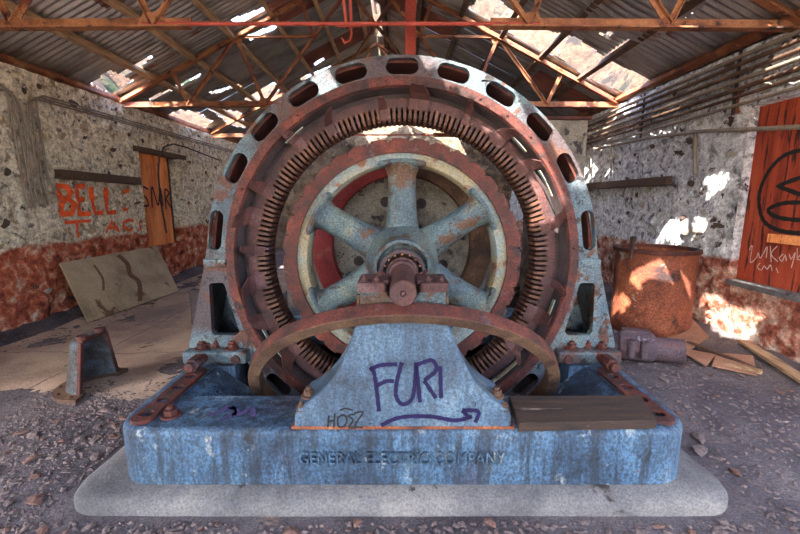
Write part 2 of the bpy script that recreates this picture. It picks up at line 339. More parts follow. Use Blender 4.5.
def strokes(name, lines, fmap, w, mat, parent, lift=0.004):
    """painted or chalked lines; fmap(u, v) -> (point, normal)"""
    m = MB()
    for ln in lines:
        pts = []
        for (a, b), (c, d) in zip(ln[:-1], ln[1:]):
            k = max(2, int(math.hypot(c - a, d - b) / (w * 1.2)) + 1)
            pts += [(a + (c - a) * i / k, b + (d - b) * i / k) for i in range(k)]
        pts.append(ln[-1]); k0 = len(m.v)
        for i, (u, v) in enumerate(pts):
            a, b = pts[max(i - 1, 0)], pts[min(i + 1, len(pts) - 1)]; dx, dy = b[0] - a[0], b[1] - a[1]; l = math.hypot(dx, dy) or 1
            ww = w * (0.5 + 0.05 * math.sin(i * 1.7))
            for sgn in (-1, 1):
                p, nrm = fmap(u - dy / l * ww * sgn, v + dx / l * ww * sgn); m.v.append(tuple(V(p) + V(nrm) * lift))
        for i in range(len(pts) - 1): m.f.append((k0 + 2 * i, k0 + 2 * i + 1, k0 + 2 * i + 3, k0 + 2 * i + 2))
    return m.build(name, mat, parent)
def curve_pts(pts, n=6):                                    # Catmull-Rom smoothing
    out = []
    for i in range(len(pts) - 1):
        p0, p1, p2, p3 = (V(pts[max(i - 1, 0)] + (0,)), V(pts[i] + (0,)), V(pts[i + 1] + (0,)), V(pts[min(i + 2, len(pts) - 1)] + (0,)))
        for k in range(n):
            t = k / n; q = 0.5 * ((2 * p1) + (-p0 + p2) * t + (2 * p0 - 5 * p1 + 4 * p2 - p3) * t * t + (-p0 + 3 * p1 - 3 * p2 + p3) * t ** 3); out.append((q.x, q.y))
    return out + [tuple(pts[-1])]
def fbm(x, y, z, o=4): return noise.fractal(V((x, y, z)), 0.9, 2.1, o)

# ------------------------------------------------------------------ the setting
XL, XR, YF, YB, ZT = -4.70, 3.72, -3.2, 13.6, 3.2
XC, HALF, ZE, SLOPE = -0.55, 4.35, 3.2, 0.495
X0, AX = 0.015, 1.15                                       # machine axis
def zr(x): return ZE + SLOPE * (HALF - abs(x - XC))
PIT = (-1.2 + X0, 2.30, 1.2 + X0, 4.05)

def grid_mesh(us, vs, f, skip=None):
    vv = [tuple(f(u, v)) for u in us for v in vs]; n = len(vs); ff = []
    for i in range(len(us) - 1):
        for j in range(n - 1):
            if skip and skip((us[i] + us[i + 1]) / 2, (vs[j] + vs[j + 1]) / 2): continue
            ff.append((i * n + j, (i + 1) * n + j, (i + 1) * n + j + 1, i * n + j + 1))
    m = MB(); m.add(vv, ff); return m
def fl_h(x, y):
    h = 0.02 * fbm(x * 0.7, y * 0.7, 1, 3) + 0.010 * fbm(x * 4, y * 4, 5, 3)
    h += 0.16 * max(0, 1 - (x - XL) / 0.7) ** 2 * (0.6 + 0.4 * noise.noise(V((y * 1.3, 0, 0)))) + 0.14 * max(0, 1 - (XR - x) / 0.6) ** 2
    if abs(x - X0) < 2.0 and 1.7 < y < 4.6: h *= 0.3
    return h - 0.012
xs = sorted(set(list(np.arange(XL - 0.1, XR + 0.15, 0.07)) + [PIT[0], PIT[2]]))
ys = sorted(set(list(np.arange(YF, 1.0, 0.4)) + list(np.arange(1.0, 6.0, 0.06)) + list(np.arange(6.0, YB + 0.2, 0.2)) + [PIT[1], PIT[3]]))
inpit = lambda x, y: PIT[0] < x < PIT[2] and PIT[1] < y < PIT[3]
fm = grid_mesh(xs, ys, lambda x, y: (x, y, fl_h(x, y)), inpit)
floor = fm.build('floor', DIRT, smooth=60, origin=V((0, 0, 0))); mark(floor, 'dusty dirt and concrete floor of the ruined hall', kind='structure')
pm = MB()
for x0, y0, x1, y1 in ((PIT[0], PIT[1], PIT[2], PIT[1]), (PIT[2], PIT[1], PIT[2], PIT[3]), (PIT[2], PIT[3], PIT[0], PIT[3]), (PIT[0], PIT[3], PIT[0], PIT[1])):
    pm.add([(x0, y0, -0.55), (x1, y1, -0.55), (x1, y1, 0.08), (x0, y0, 0.08)], [(0, 1, 2, 3)])
pm.add([(PIT[0], PIT[1], -0.55), (PIT[2], PIT[1], -0.55), (PIT[2], PIT[3], -0.55), (PIT[0], PIT[3], -0.55)], [(0, 1, 2, 3)])
pm.build('pit_lining', PLINTH, floor)
# concrete paving slabs of the left walkway
for i, (y0, y1) in enumerate(((2.0, 2.95), (2.95, 4.06), (4.06, 5.2), (5.2, 6.4), (6.4, 7.7), (7.7, 9.2))):
    for j, (xa, xb) in enumerate(((-4.35, -3.2), (-3.2, -2.05))):
        e = 0.006
        us = [xa + e + (xb - xa - 2 * e) * k / 24 for k in range(25)]; vs_ = [y0 + e + (y1 - y0 - 2 * e) * k / 24 for k in range(25)]
        s_ = grid_mesh(us, vs_, lambda x, y: (x, y, fl_h(x, y) + 0.004 - 0.035 * max(0, 3.25 - y - 0.25 * noise.noise(V((x * 1.1, 2, 9)))) * (1 if x > -4 else 0.5) + 0.010 * noise.noise(V((x * 1.6, y * 1.6, 4)))))
        s_.build('paving_slab', CONC, floor, smooth=60, origin=V((0, 0, 0)))

# rubble walls
def wl_d(y, z):
    d, pts = noise.voronoi(V((y * 3.1, z * 4.2, 0)), distance_metric='DISTANCE')
    return 0.035 * min(1, max(0, (d[1] - d[0]) * 2.2)) + 0.025 * fbm(y * 1.1, z * 1.1, 3, 3) + 0.03 * fbm(y * 6, z * 6, 8, 4)
def wall_pt_L(y, z): return V((XL + wl_d(y, z), y, z))
def wall_pt_R(y, z): return V((XR - wl_d(y + 40, z), y, z))
WIN_L = (7.4, 0.72, 8.75, 2.52); WIN_R = (2.4, 0.72, 4.44, 2.58)
def wall(name, ptf, X, sgn, win, mat, fine, label, y_start=1.1):
    ys_ = sorted(set(list(np.arange(y_start, fine[0], 0.3)) + list(np.arange(fine[0], fine[1], 0.045)) + list(np.arange(fine[1], YB + 0.3, 0.12)) + [win[0], win[2]]))
    zs_ = sorted(set(list(np.arange(-0.3, ZT, 0.045)) + [win[1], win[3], ZT]))
    m = grid_mesh(ys_, zs_, ptf, lambda y, z: win[0] < y < win[2] and win[1] < z < win[3])
    Xo = X + sgn * 0.5
    top = [ptf(y, ZT) for y in ys_]; k = len(m.v)
    m.v += [tuple(p) for p in top] + [(Xo, p.y, ZT + 0.1 + 0.05 * noise.noise(V((p.y * 2, 0, 0)))) for p in top]; n = len(top)
    m.f += [(k + i, k + i + 1, k + n + i + 1, k + n + i) for i in range(n - 1)]
    for (ya, yb, za, zb) in ((y_start, win[0], -.3, ZT + .1), (win[2], YB + .3, -.3, ZT + .1), (win[0], win[2], -.3, win[1]), (win[0], win[2], win[3], ZT + .1)):
        m.add([(Xo, ya, za), (Xo, yb, za), (Xo, yb, zb), (Xo, ya, zb)], [(0, 1, 2, 3)])
    m.add([ptf(y_start, -.3), ptf(y_start, ZT), (Xo, y_start, ZT + .1), (Xo, y_start, -.3)], [(0, 1, 2, 3)])
    y0, z0, y1, z1 = win; Xi = X - sgn * 0.02
    for a, b in (((y0, z0), (y1, z0)), ((y1, z0), (y1, z1)), ((y1, z1), (y0, z1)), ((y0, z1), (y0, z0))):
        m.add([(Xi, a[0], a[1]), (Xi, b[0], b[1]), (Xo, b[0], b[1]), (Xo, a[0], a[1])], [(0, 1, 2, 3)])
    o = m.build(name, mat, smooth=70, origin=V((0, 0, 0))); return mark(o, label, kind='structure')
wall_left = wall('wall_left', wall_pt_L, XL, -1, WIN_L, WALL_L, (4.0, 9.6), 'whitewashed rubble wall with red lower band on the left', 1.5)
wall_right = wall('wall_right', wall_pt_R, XR, 1, WIN_R, WALL_R, (2.9, 8.0), 'bluish whitewashed rubble wall with conduits on the right', 2.3)  # both side walls stop short out of view, openings added for side light
ysb = list(np.arange(XL - 0.4, XR + 0.45, 0.11)); zsb = list(np.arange(-0.3, 5.3, 0.11))
bk = grid_mesh(ysb, zsb, lambda x, z: (x, YB - wl_d(x + 90, z) * 1.3, min(z, zr(x) - 0.05)), lambda x, z: z > zr(x) + 0.05)
bk.box(((XL + XR) / 2, YB + 0.35, 1.5), (XR - XL + 1, 0.4, 3.4))
wall_back = mark(bk.build('wall_back', WALL_B, smooth=70, origin=V((0, 0, 0))), 'pale rubble gable wall at the far end', kind='structure')

fw_ = grid_mesh(list(np.arange(XL - 0.5, XR + 0.55, 0.2)), list(np.arange(-0.3, 5.4, 0.2)), lambda x, z: (x, YF + wl_d(x + 60, z), min(z, zr(x) - 0.02)), lambda x, z: z > zr(x) + 0.1 or (abs(x + 0.6) < 1.3 and z < 2.9))  # wall added behind the camera to cut light from the front
mark(fw_.build('wall_front', WALL_B, smooth=70, origin=V((0, 0, 0))), 'unseen rubble gable wall with a doorway, added to cut the front light', kind='structure')
# protruding stones in the side walls, six shapes shared
smesh = []
for k in range(6):
    bm = bmesh.new(); bmesh.ops.create_icosphere(bm, subdivisions=1, radius=1.0)
    for v in bm.verts: v.co *= 1 + 0.32 * noise.noise(v.co * 1.4 + V((k * 7, 0, 0)))
    me = bpy.data.meshes.new('stone'); bm.to_mesh(me); bm.free(); smesh.append(me)
def stones(wallo, ptf, sgn, win, n, yr, red_z, seed, avoid=()):
    rs = random.Random(seed); meshes = {}
    for mt in (STONE_W, STONE_D, STONE_R):
        meshes[mt] = []
        for me in smesh: c = me.copy(); c.materials.append(mt); meshes[mt].append(c)
    done = 0
    while done < n:
        y = rs.uniform(*yr); z = rs.uniform(0.08, ZT - 0.1)
        if win[0] - 0.12 < y < win[2] + 0.12 and win[1] - 0.1 < z < win[3] + 0.12: continue
        if any(a < y < c and b < z < d for a, b, c, d in avoid): continue
        mt = STONE_R if z < red_z and rs.random() < 0.75 else (STONE_D if rs.random() < 0.35 else STONE_W)
        p = ptf(y, z); o = link('stone', meshes[mt][rs.randrange(6)], None, wallo, p + V((sgn * 0.008, 0, 0)))
        o.scale = (rs.uniform(0.02, 0.036), rs.uniform(0.04, 0.11), rs.uniform(0.025, 0.065)); o.rotation_euler = (rs.uniform(-0.4, 0.4), 0, 0); done += 1
stones(wall_left, wall_pt_L, -1, WIN_L, 150, (4.5, 11.5), 1.0, 3, [(5.2, 1.0, 7.2, 2.0)])
stones(wall_right, wall_pt_R, 1, WIN_R, 110, (3.0, 9.5), 0.95, 5, [(3.6, 1.3, 4.2, 2.4)])

# hillside outside
def hill_h(x, y):
    l = max(0, -5.9 - x); r_ = max(0, x - 4.9); b = max(0, y - 15.0)
    h = max(min(l * 1.05, 9 + 0.05 * l), min(r_ * 1.75, 22), min(b * 1.15, 16) if x > -3 else min(b * 0.9, 8)) if y > -4 else max(min(l * 0.2, 2), min(r_ * 0.2, 2))
    if y < 2: h *= max(0.1, min(1, (y + 4) / 6))
    return h + (0.12 * h * fbm(x * 0.25, y * 0.25, 2, 5) + 0.5 * min(h, 1.5) * fbm(x * 0.9, y * 0.9, 6, 4) if h > 0.05 else 0) - 0.25
BOUNCE_YARD = M('pale_bounce_ground', [srgb(150, 132, 112), srgb(186, 168, 146), srgb(204, 188, 168)], 0.8, bump=0.4, speck=0.3, speck_scale=6, rand=False)  # pale ground added out of view to bounce sunlight indoors
isy = lambda x, y: y < -3.3 or (y < 2 and abs(x + 0.5) < 12)
ym = grid_mesh(list(np.arange(-40, 40.1, 1.1)), list(np.arange(-26, 52, 1.2)), lambda x, y: (x, y, hill_h(x, y)), lambda x, y: not isy(x, y) or (XL - 0.7 < x < XR + 0.7 and YF + 0.1 < y < YB + 0.8))
mark(ym.build('yard', BOUNCE_YARD, smooth=80, origin=V((0, 0, 0))), 'unseen pale yard added to bounce sunlight into the hall', kind='structure')
hm = grid_mesh(list(np.arange(-40, 40.1, 0.55)), list(np.arange(-26, 52, 0.6)), lambda x, y: (x, y, hill_h(x, y)),
               lambda x, y: isy(x, y) or (XL - 0.7 < x < XR + 0.7 and YF + 0.1 < y < YB + 0.8))
mark(hm.build('ground', HILL, smooth=80, origin=V((0, 0, 0))), 'rocky tan hillside seen through gaps in the roof', kind='structure')

# boarded windows
w1 = thing('window_1', (XL - 0.12, 7.6, 0.72), 'boarded-up opening with orange boards in the left wall', None); w1['kind'] = 'structure'
y = WIN_L[0]
for wdt in (0.55, 0.50):
    MB().box((XL - 0.10 - random.uniform(0, .01), y + wdt / 2, (0.72 + 2.46) / 2), (0.035, wdt - 0.008, 2.46 - 0.72)).build('board', PLY_O, w1, bevel=0.004); y += wdt
MB().box((XL - 0.08, 8.1, 2.50), (0.30, 1.70, 0.09)).build('lintel', WOODD, w1, bevel=0.01)
strokes('graffiti', [curve_pts([(7.30, 1.80), (7.14, 1.84), (7.10, 1.72), (7.22, 1.62), (7.24, 1.5), (7.10, 1.5)]), curve_pts([(7.36, 1.45), (7.42, 1.85), (7.56, 1.5), (7.68, 1.85), (7.72, 1.48)]),
        curve_pts([(7.82, 1.42), (7.84, 1.8), (7.98, 1.74), (7.86, 1.62), (8.04, 1.4)])], lambda u, v: (V((XL - 0.072, u + 0.42, v)), V((1, 0, 0))), 0.035, SPRAY_P, w1)
MB().box((XL - 0.24, 8.1, 1.62), (0.04, 1.30, 1.78)).build('recess_shade_board', WOODD, w1)  # dark board added to stand in for the shaded recess
w2 = thing('window_2', (XR + 0.1, 3.3, 0.72), 'opening boarded with red plywood in the right wall', None); w2['kind'] = 'structure'
MB().box((XR + 0.08, 3.93, 1.65), (0.02, 1.00, 1.84)).build('plywood_sheet', PLY_R, w2, bevel=0.003)
MB().box((XR + 0.085, 2.92, 1.65), (0.02, 1.0, 1.84)).build('plywood_sheet', PLY_R, w2, bevel=0.003)
MB().box((XR + 0.045, 3.25, 1.22), (0.05, 1.64, 0.085)).build('batten', PLY_O, w2, bevel=0.004)
MB().box((XR + 0.12, 3.42, 0.70), (0.36, 2.0, 0.06)).build('window_sill', PLINTH, w2, bevel=0.012)
px2w = lambda x, y_: ((lambda p: (p.y, p.z))(at_X(x, y_, XR + 0.06)))
fR = lambda u, v: (V((XR + 0.066, u, v)), V((-1, 0, 0)))
strokes('graffiti', [curve_pts([px2w(*p) for p in [(812, 148), (785, 155), (768, 172), (759, 195), (762, 218), (775, 229), (800, 233), (830, 228)]]),
        [px2w(*p) for p in [(815, 172), (777, 186), (815, 200)]], curve_pts([px2w(*p) for p in [(815, 203), (785, 203), (768, 210), (780, 218), (815, 221)]])], fR, 0.042, SPRAY_K, w2)
strokes('chalk_writing', [curve_pts([px2w(*p) for p in q]) for q in [
    [(749, 250), (752, 246), (750, 262), (756, 258), (758, 253), (760, 258), (764, 252), (767, 247), (766, 258)], [(770, 246), (771, 262)], [(777, 246), (771, 254), (778, 262)],
    [(783, 254), (779, 258), (782, 261), (785, 255), (786, 261)], [(789, 254), (791, 259), (795, 253), (791, 268)], [(797, 248), (797, 260)], [(800, 255), (797, 259), (802, 260)],
    [(760, 263), (757, 267), (761, 270), (764, 266), (767, 269), (770, 265), (772, 271)], [(776, 268), (778, 273)]]], fR, 0.010, CHALK, w2)

# ------------------------------------------------------------------ roof
VIS = [  # gaps in the roof as seen from the camera
    [(90, 84), (110, 70), (133, 80), (111, 95)], [(163, 116), (180, 110), (198, 112), (213, 122), (195, 134), (176, 126)], [(209, 108), (240, 112), (246, 128), (231, 125)],
    [(243, 99), (274, 82), (279, 93), (260, 108)], [(232, 19), (269, 5), (270, 8), (237, 24)], [(246, 36), (276, 24), (278, 27), (250, 40)], [(314, 63), (323, 58), (324, 60), (316, 65)],
    [(468, 8), (488, -8), (512, 10), (540, 28), (578, 38), (612, 62), (652, 80), (626, 93), (590, 79), (560, 58), (530, 46), (505, 30)],
    [(120, 73), (150, 55), (152, 58), (124, 76)], [(375.5, 3), (379, 3), (382, 36), (378, 36)], [(150, 98), (200, 74), (200, 76), (152, 100)], [(210, 92), (238, 84), (239, 86), (212, 94)],
    [(600, 33), (612, 32), (613, 35), (601, 36)], [(300, 78), (330, 66), (331, 68), (302, 80)]]
ST, WR, TK = ('Y', 2.87), ('X', XR), ('Y', 4.46)
SUNP = [  # sunlit patches and the surface they fall on
    (ST, [(417, 50), (450, 40), (540, 70), (616, 160), (604, 198), (575, 183), (560, 212), (528, 208), (530, 155), (500, 118), (446, 85)]), (ST, [(311, 77), (328, 70), (338, 88), (320, 93)]),
    (WR, [(701, 187), (715, 180), (729, 178), (726, 187), (706, 199)]), (WR, [(677, 207), (689, 206), (688, 238), (678, 246), (653, 241)]),
    (WR, [(692, 207), (720, 206), (712, 220), (698, 238), (692, 238)]), (WR, [(588, 154), (636, 141), (636, 147), (588, 159)]), (WR, [(650, 133), (678, 125), (678, 131), (652, 138)]),
    (WR, [(745, 99), (800, 66), (810, 90), (759, 106)]), (TK, [(614, 272), (634, 256), (660, 259), (692, 284), (693, 299), (664, 281), (645, 273), (622, 294)]),
    (WR, [(698, 298), (737, 281), (784, 300), (757, 323), (746, 344), (715, 347), (706, 316)]), (TK, [(613, 262), (620, 258), (618, 275), (613, 285)])]
def hole_mask(P):
    px, zc = project_np(P); h = np.zeros(len(P), bool); ok = zc > 0.3
    for poly in VIS: h |= in_poly(px, poly) & ok
    d = -np.array(SUN_TO)
    for (ax, val), poly in SUNP:
        i = 'XYZ'.index(ax); t = (val - P[:, i]) / d[i]; Q = P + d * t[:, None]; q, z2 = project_np(Q); h |= in_poly(q, poly) & (t > 0) & (z2 > 0.3)
    h |= (P[:, 1] < 0.6) & (P[:, 0] > 2.2)  # unseen opening added so skylight reaches the left wall
    h |= (P[:, 1] > 12.3) & (np.abs(P[:, 0] + 0.2) < 1.6)  # roof opened at the far end to brighten the gable wall
    return h
ceiling = thing('ceiling', (XC, 5, 3.3), 'corrugated metal roof on purlins, full of holes', None); ceiling['kind'] = 'structure'
PITCHC = 0.10
def sheet(side, y0, y1, d0, d1, lift, mat, wob):
    na = int((y1 - y0) / PITCHC * 8) + 1; ya = np.linspace(y0, y1, na); da = np.linspace(d0, d1, int((d1 - d0) / 0.06) + 2)
    Y, D_ = np.meshgrid(ya, da, indexing='ij'); off = 0.024 * np.cos(2 * np.pi * Y / PITCHC) + lift + wob[0] * np.sin(D_ * 1.7 + wob[1]) + wob[2] * np.sin(Y * 2.3 + D_ + wob[1])
    n = 1 / math.hypot(1, SLOPE); X = XC + side * (D_ + off * SLOPE * n); Z = ZE + SLOPE * (HALF - D_) + 0.125 + off * n
    P = np.stack([X, Y, Z], 2); nv = P.shape[1]; c = (P[:-1, :-1] + P[1:, 1:]) / 2; keep = ~hole_mask(c.reshape(-1, 3)).reshape(c.shape[:2])
    I, J = np.nonzero(keep)
    if len(I) == 0: return
    q = np.stack([I * nv + J, (I + 1) * nv + J, (I + 1) * nv + J + 1, I * nv + J + 1], 1)
    used, inv = np.unique(q, return_inverse=True); pts = P.reshape(-1, 3)[used]; inv = inv.reshape(q.shape)
    o0 = V(pts.mean(0)); me = bpy.data.meshes.new('corrugated_sheet'); me.from_pydata((pts - np.array(o0)).tolist(), [], inv.tolist())
    me.polygons.foreach_set('use_smooth', [True] * len(me.polygons)); link('corrugated_sheet', me, mat, ceiling, o0)
SW = 0.79
yy = YF - 0.1; i = 0
while yy < 13.0:
    for side in (-1, 1):
        for d0, d1, lf in ((0.02, 1.7, 0.012), (1.6, 3.2, 0.006), (3.1, 4.75, 0.0)):
            rm = GALV_R if (side < 0 and 3.4 < yy < 4.9 and d0 < 3) or rng.random() < 0.06 else GALV
            sheet(side, yy, yy + SW + 0.04, d0, d1, lf + 0.006 * (i % 2), rm, (rng.uniform(0, 0.006), rng.uniform(0, 6), rng.uniform(0, 0.006 if side < 0 else 0.014)))
    yy += SW; i += 1
for k in range(20):
    ya = YF - 0.1 + SW * k; P_ = np.array([[XC, ya + SW / 2, zr(XC) + 0.16]])
    if 7.6 < ya < 9.4 or ya > 11.2: continue
    us_, ts_ = np.linspace(ya - 0.02, ya + SW + 0.02, 14), np.linspace(-0.2, 0.2, 13)
    U, T = np.meshgrid(us_, ts_, indexing='ij'); Pc = np.stack([XC + T, U, zr(XC) + 0.185 + 0.004 * (k % 2) - 0.027 * (np.cosh(T * 9) - 1)], 2)
    kp = ~hole_mask(((Pc[:-1, :-1] + Pc[1:, 1:]) / 2).reshape(-1, 3)).reshape(13, 12); m = MB(); m.v = [tuple(p) for p in Pc.reshape(-1, 3)]
    m.f = [(a * 13 + b, (a + 1) * 13 + b, (a + 1) * 13 + b + 1, a * 13 + b + 1) for a, b in zip(*np.nonzero(kp))]
    if m.f: m.build('ridge_cap', GALV, ceiling, smooth=60)
# a loose sheet sagging below the gap in the right slope
sg = MB(); nu, nv_ = 60, 14
for a in range(nu):
    for b in range(nv_):
        u, v = a / (nu - 1), b / (nv_ - 1); y_ = 4.5 + 1.0 * u; d_ = 2.55 + 1.15 * v; s_ = 0.02 + 0.22 * math.sin(v * math.pi * 0.85) * (0.3 + 0.7 * u)
        sg.v.append((XC + d_, y_, ZE + SLOPE * (HALF - d_) + 0.10 - s_ * 0.6 + 0.026 * math.cos(2 * math.pi * y_ / PITCHC)))
for a in range(nu - 1):
    for b in range(nv_ - 1): sg.f.append((a * nv_ + b, (a + 1) * nv_ + b, (a + 1) * nv_ + b + 1, a * nv_ + b + 1))
sg.build('sagging_sheet', GALV, ceiling, smooth=60)
for side, mat_ in ((-1, WOOD), (1, RUST_B)):
    for k in range(7):
        d_ = 4.25 - 0.67 * k; x = XC + side * d_
        MB().box((x, (YF + 12.4) / 2, zr(x) + 0.038), (0.075, 12.4 - YF, 0.085), Matrix.Rotation(math.atan(SLOPE) * side, 3, 'Y')).build('purlin', mat_ if k else RUST_O, ceiling)

def truss(Y, label):
    t = thing('roof_truss', (XC, Y, ZE), label, 'truss', 'steel roof trusses')
    P = lambda x, z: V((XC + x, Y, z)); rz = lambda x: ZE + SLOPE * (HALF - abs(x))
    UPY = V((0, 1, 0))
    for s in (-1, 1):
        A, RD = P(s * HALF, ZE), P(0, rz(0)); Nn = P(s * 1.75, ZE + 0.02); n1 = P(s * 3.05, ZE + 0.01); Mid = P(s * 2.18, rz(2.18)); Q1 = P(s * 3.28, rz(3.28)); Q3 = P(s * 1.08, rz(1.08))
        n2 = (Nn + RD) / 2
        MB().angle(A, RD, 0.09, 0.014, UPY, s).build('rafter', RUST_T, t)
        MB().angle(A, Nn + V((-s * 0.36, 0, 0)), 0.10, 0.014, UPY, s).build('bottom_chord', RUST_T, t)
        MB().angle(Nn, RD, 0.06, 0.01, UPY, s).build('diagonal', RUST_T, t)
        for p, q, nm in ((Mid, Nn, 'strut'), (Q1, n1, 'strut'), (Q3, n2, 'strut'), (Mid, n1, 'diagonal'), (Mid, n2, 'diagonal')):
            MB().angle(p, q, 0.05, 0.009, UPY, s).build(nm, RUST_T, t)
        for g, w in ((Mid, 0.15), (Nn, 0.14), (n1, 0.10), (n2, 0.09)):
            sg_ = -1 if g in (Mid,) else 1
            pl = [(-w, 0), (w, 0), (w * 0.55, w * 0.8 * sg_), (-w * 0.55, w * 0.8 * sg_)]
            gp = MB().prism(pl, lambda u, v, e: g + V((u, -0.014 + 0.012 * e, v - 0.02 * sg_))).build('gusset_plate', RUST_T, t)
            for ux in (-0.6, -0.2, 0.2, 0.6):
                hexbolt('rivet', g + V((ux * w, -0.014, 0.1 * w * sg_)), 0.009, 0.012, (0, -1, 0), RUST_T, gp, washer=False)
    MB().tube([P(-1.85, ZE + 0.02), P(1.85, ZE + 0.02)], 0.018, 8).build('tie_rod', REDSTEEL, t)
    return t
for Y, w_ in ((4.05, 'its bottom chord crossing the top of the picture'), (7.2, 'second behind the generator ring'), (10.5, 'farthest, just over the far wall')):
    truss(Y, 'rusty riveted steel roof truss, ' + w_)
# cross bracing near the ridge and the hanging red steel members
for i, (a, b) in enumerate((((-0.95, 7.2, 4.9), (0.1, 10.5, 4.9)), ((0.0, 7.2, 4.9), (-1.1, 10.5, 4.9)))):
    mark(MB().bar((XC + .55 + a[0], a[1], zr(a[0]) - .05), (b[0], b[1], zr(b[0]) - .05), 0.05, 0.05).build('ridge_brace', RUST_T), 'rusty diagonal brace under the ridge, ' + ('rising to the left' if i else 'rising to the right'), 'brace', 'ridge cross bracing')
hb = thing('hanging_beam', (0.15, 6.0, 5.1), 'wide red steel beam hanging behind the top of the ring', 'beam')
MB().box((0.145, 6.0, 4.0), (0.14, 0.02, 2.0)).box((0.08, 6.06, 4.0), (0.018, 0.12, 2.0)).box((0.21, 6.06, 4.0), (0.018, 0.12, 2.0)).build('channel', REDSTEEL, hb)
MB().box((0.145, 6.03, 4.98), (0.30, 0.12, 0.05)).build('top_plate', REDSTEEL, hb)
hk = thing('hoist_hanger', (-0.75, 5.0, 4.4), 'red steel hoist hanger with hooked lower end', 'hanger')
p0, p1 = at_Y(341, -20, 5.0), at_Y(347, 28, 5.0)
MB().bar(p0, p1, 0.05, 0.03).build('flat_bar', REDSTEEL, hk); MB().bar(p0 + V((.09, .02, 0)), p1 + V((.05, .02, 0.03)), 0.05, 0.03).build('flat_bar', REDSTEEL, hk)
q = p1; MB().tube([q + V((0.03, 0, 0.05)), q + V((0.05, 0, -.06)), q + V((0.03, 0, -.14)), q + V((-.03, 0, -.16)), q + V((-.06, 0, -.11))], 0.014, 8).build('hook', REDSTEEL, hk, smooth=40)
MB().tube([q + V((-.12, 0, .02)), q + V((.16, 0, .02))], 0.012, 8).build('pin', REDSTEEL, hk)

# ------------------------------------------------------------------ plinth and base frame
def frameZ(z0, d): return lambda u, v, w: V((u, v, z0 + d / 2 + w))
def loft_rings(name, rings, mat, label, cat):
    m = MB(); n = len(rings[0][0])
    for pts, z in rings: m.v += [(x, y_, z + 0.014 * noise.noise(V((x * 2.5, y_ * 2.5, z))) * (1 if 0.02 < z < 0.085 else 0)) for x, y_ in pts]
    for k in range(len(rings) - 1): m.f += [(k * n + i, k * n + (i + 1) % n, (k + 1) * n + (i + 1) % n, (k + 1) * n + i) for i in range(n)]
    return mark(m.build(name, mat, smooth=50), label, cat)
def rr_dense(x0, y0, x1, y1, r, n=8, seg=14):
    c = rrect(x0, y0, x1, y1, r, n); out = []
    for a, b in zip(c, c[1:] + c[:1]):
        k = seg if math.hypot(b[0] - a[0], b[1] - a[1]) > 0.6 else 1
        out += [(a[0] + (b[0] - a[0]) * i / k, a[1] + (b[1] - a[1]) * i / k) for i in range(k)]
    return out
pr = lambda o, r_: rr_dense(X0 - 1.80 + o, 1.825 + o, X0 + 1.78 - o, 4.75 - o, r_)
inn = rr_dense(PIT[0], PIT[1], PIT[2], PIT[3], 0.03)
loft_rings('concrete_plinth', [(pr(0, .20), -0.05), (pr(0.0, .20), 0.025), (pr(0.018, .2), 0.055), (pr(0.05, .2), 0.072), (pr(0.12, .18), 0.09), (inn, 0.09), (inn, -0.05)], PLINTH,
           'weathered concrete plinth under the blue generator base', 'plinth')
base = thing('generator_bedplate', (X0, 3.1, 0.09), 'blue painted cast iron base frame with raised lettering along its front', 'machine base')
HOLES = [(s * 1.43 + X0, 2.07 + 0.16 * k) for s in (-1, 1) for k in range(4)]
def base_ring(b): return [(x + (0.05 if x > X0 else -0.05) * max(0, min(1, (y_ - 2.1) / 0.7)), y_) for x, y_ in rrect(X0 - 1.57 + b, 1.93 + b, X0 + 1.57 - b, 4.40 - b, 0.20 - b, 10)]
bh = [(X0 - 1.36, 2.31), (X0 + 1.36, 2.31), (X0 + 1.36, 2.76), (X0 + 1.22, 2.76), (X0 + 1.22, 4.05), (X0 - 1.22, 4.05), (X0 - 1.22, 2.76), (X0 - 1.36, 2.76)]
BV = 0.042
bfr = shape2d('frame', base_ring(BV), [bh] + [circ(x, y_, 0.034, 16) for x, y_ in HOLES], 0.315, 0, BLUE_BASE, frameZ(0.09, 0.315), base)
bm = bmesh.new(); bm.from_mesh(bfr.data); prev = None; cb_ = WLOC[bfr]
for off_, z in [(0.0, 0.09), (0.0, 0.20)] + [(BV * (1 - math.cos(R(t))), 0.405 - BV + BV * math.sin(R(t))) for t in range(0, 91, 15)]:
    cur = [bm.verts.new(V((x, y_, z)) - cb_) for x, y_ in base_ring(off_)]
    if prev:
        for a in range(len(cur)): b = (a + 1) % len(cur); f = bm.faces.new((prev[a], prev[b], cur[b], cur[a])); f.smooth = True
    prev = cur
bmesh.ops.remove_doubles(bm, verts=bm.verts, dist=0.0005); bm.to_mesh(bfr.data); bm.free(); bfr.data.set_sharp_from_angle(angle=R(50))
for s in (-1, 1):                                          # sloping inner ribs and drilled strips
    MB().prism([(1.37, 0.398), (1.33, 0.398), (0.99, 0.13), (0.99, 0.092), (1.37, 0.092)], lambda u, v, e: V((X0 + s * u, 2.30 + e * 0.47, v))).build('inner_rib', BLUE_BASE, base, bevel=0.012)
    xm = X0 + s * 1.43
    shape2d('drilled_strip', stadium(xm, 2.335, 0.72, 0.060, R(90)), [circ(x, y_, 0.035, 16, 0.95) for x, y_ in HOLES if (x - X0) * s > 0], 0.022, 0.004, RUST, frameZ(0.404, 0.022), base)
hexbolt('hex_bolt', at_Z(171, 416, 0.405), 0.036, 0.062, (0, 0, 1), RUST, base)
fc = bpy.data.curves.new('lettering', 'FONT'); fc.body = 'GENERAL ELECTRIC COMPANY'; fc.size = 0.098; fc.extrude = 0.013; fc.align_x = 'CENTER'; fc.space_character = 1.04
ft = bpy.data.objects.new('lettering', fc); COL.objects.link(ft)
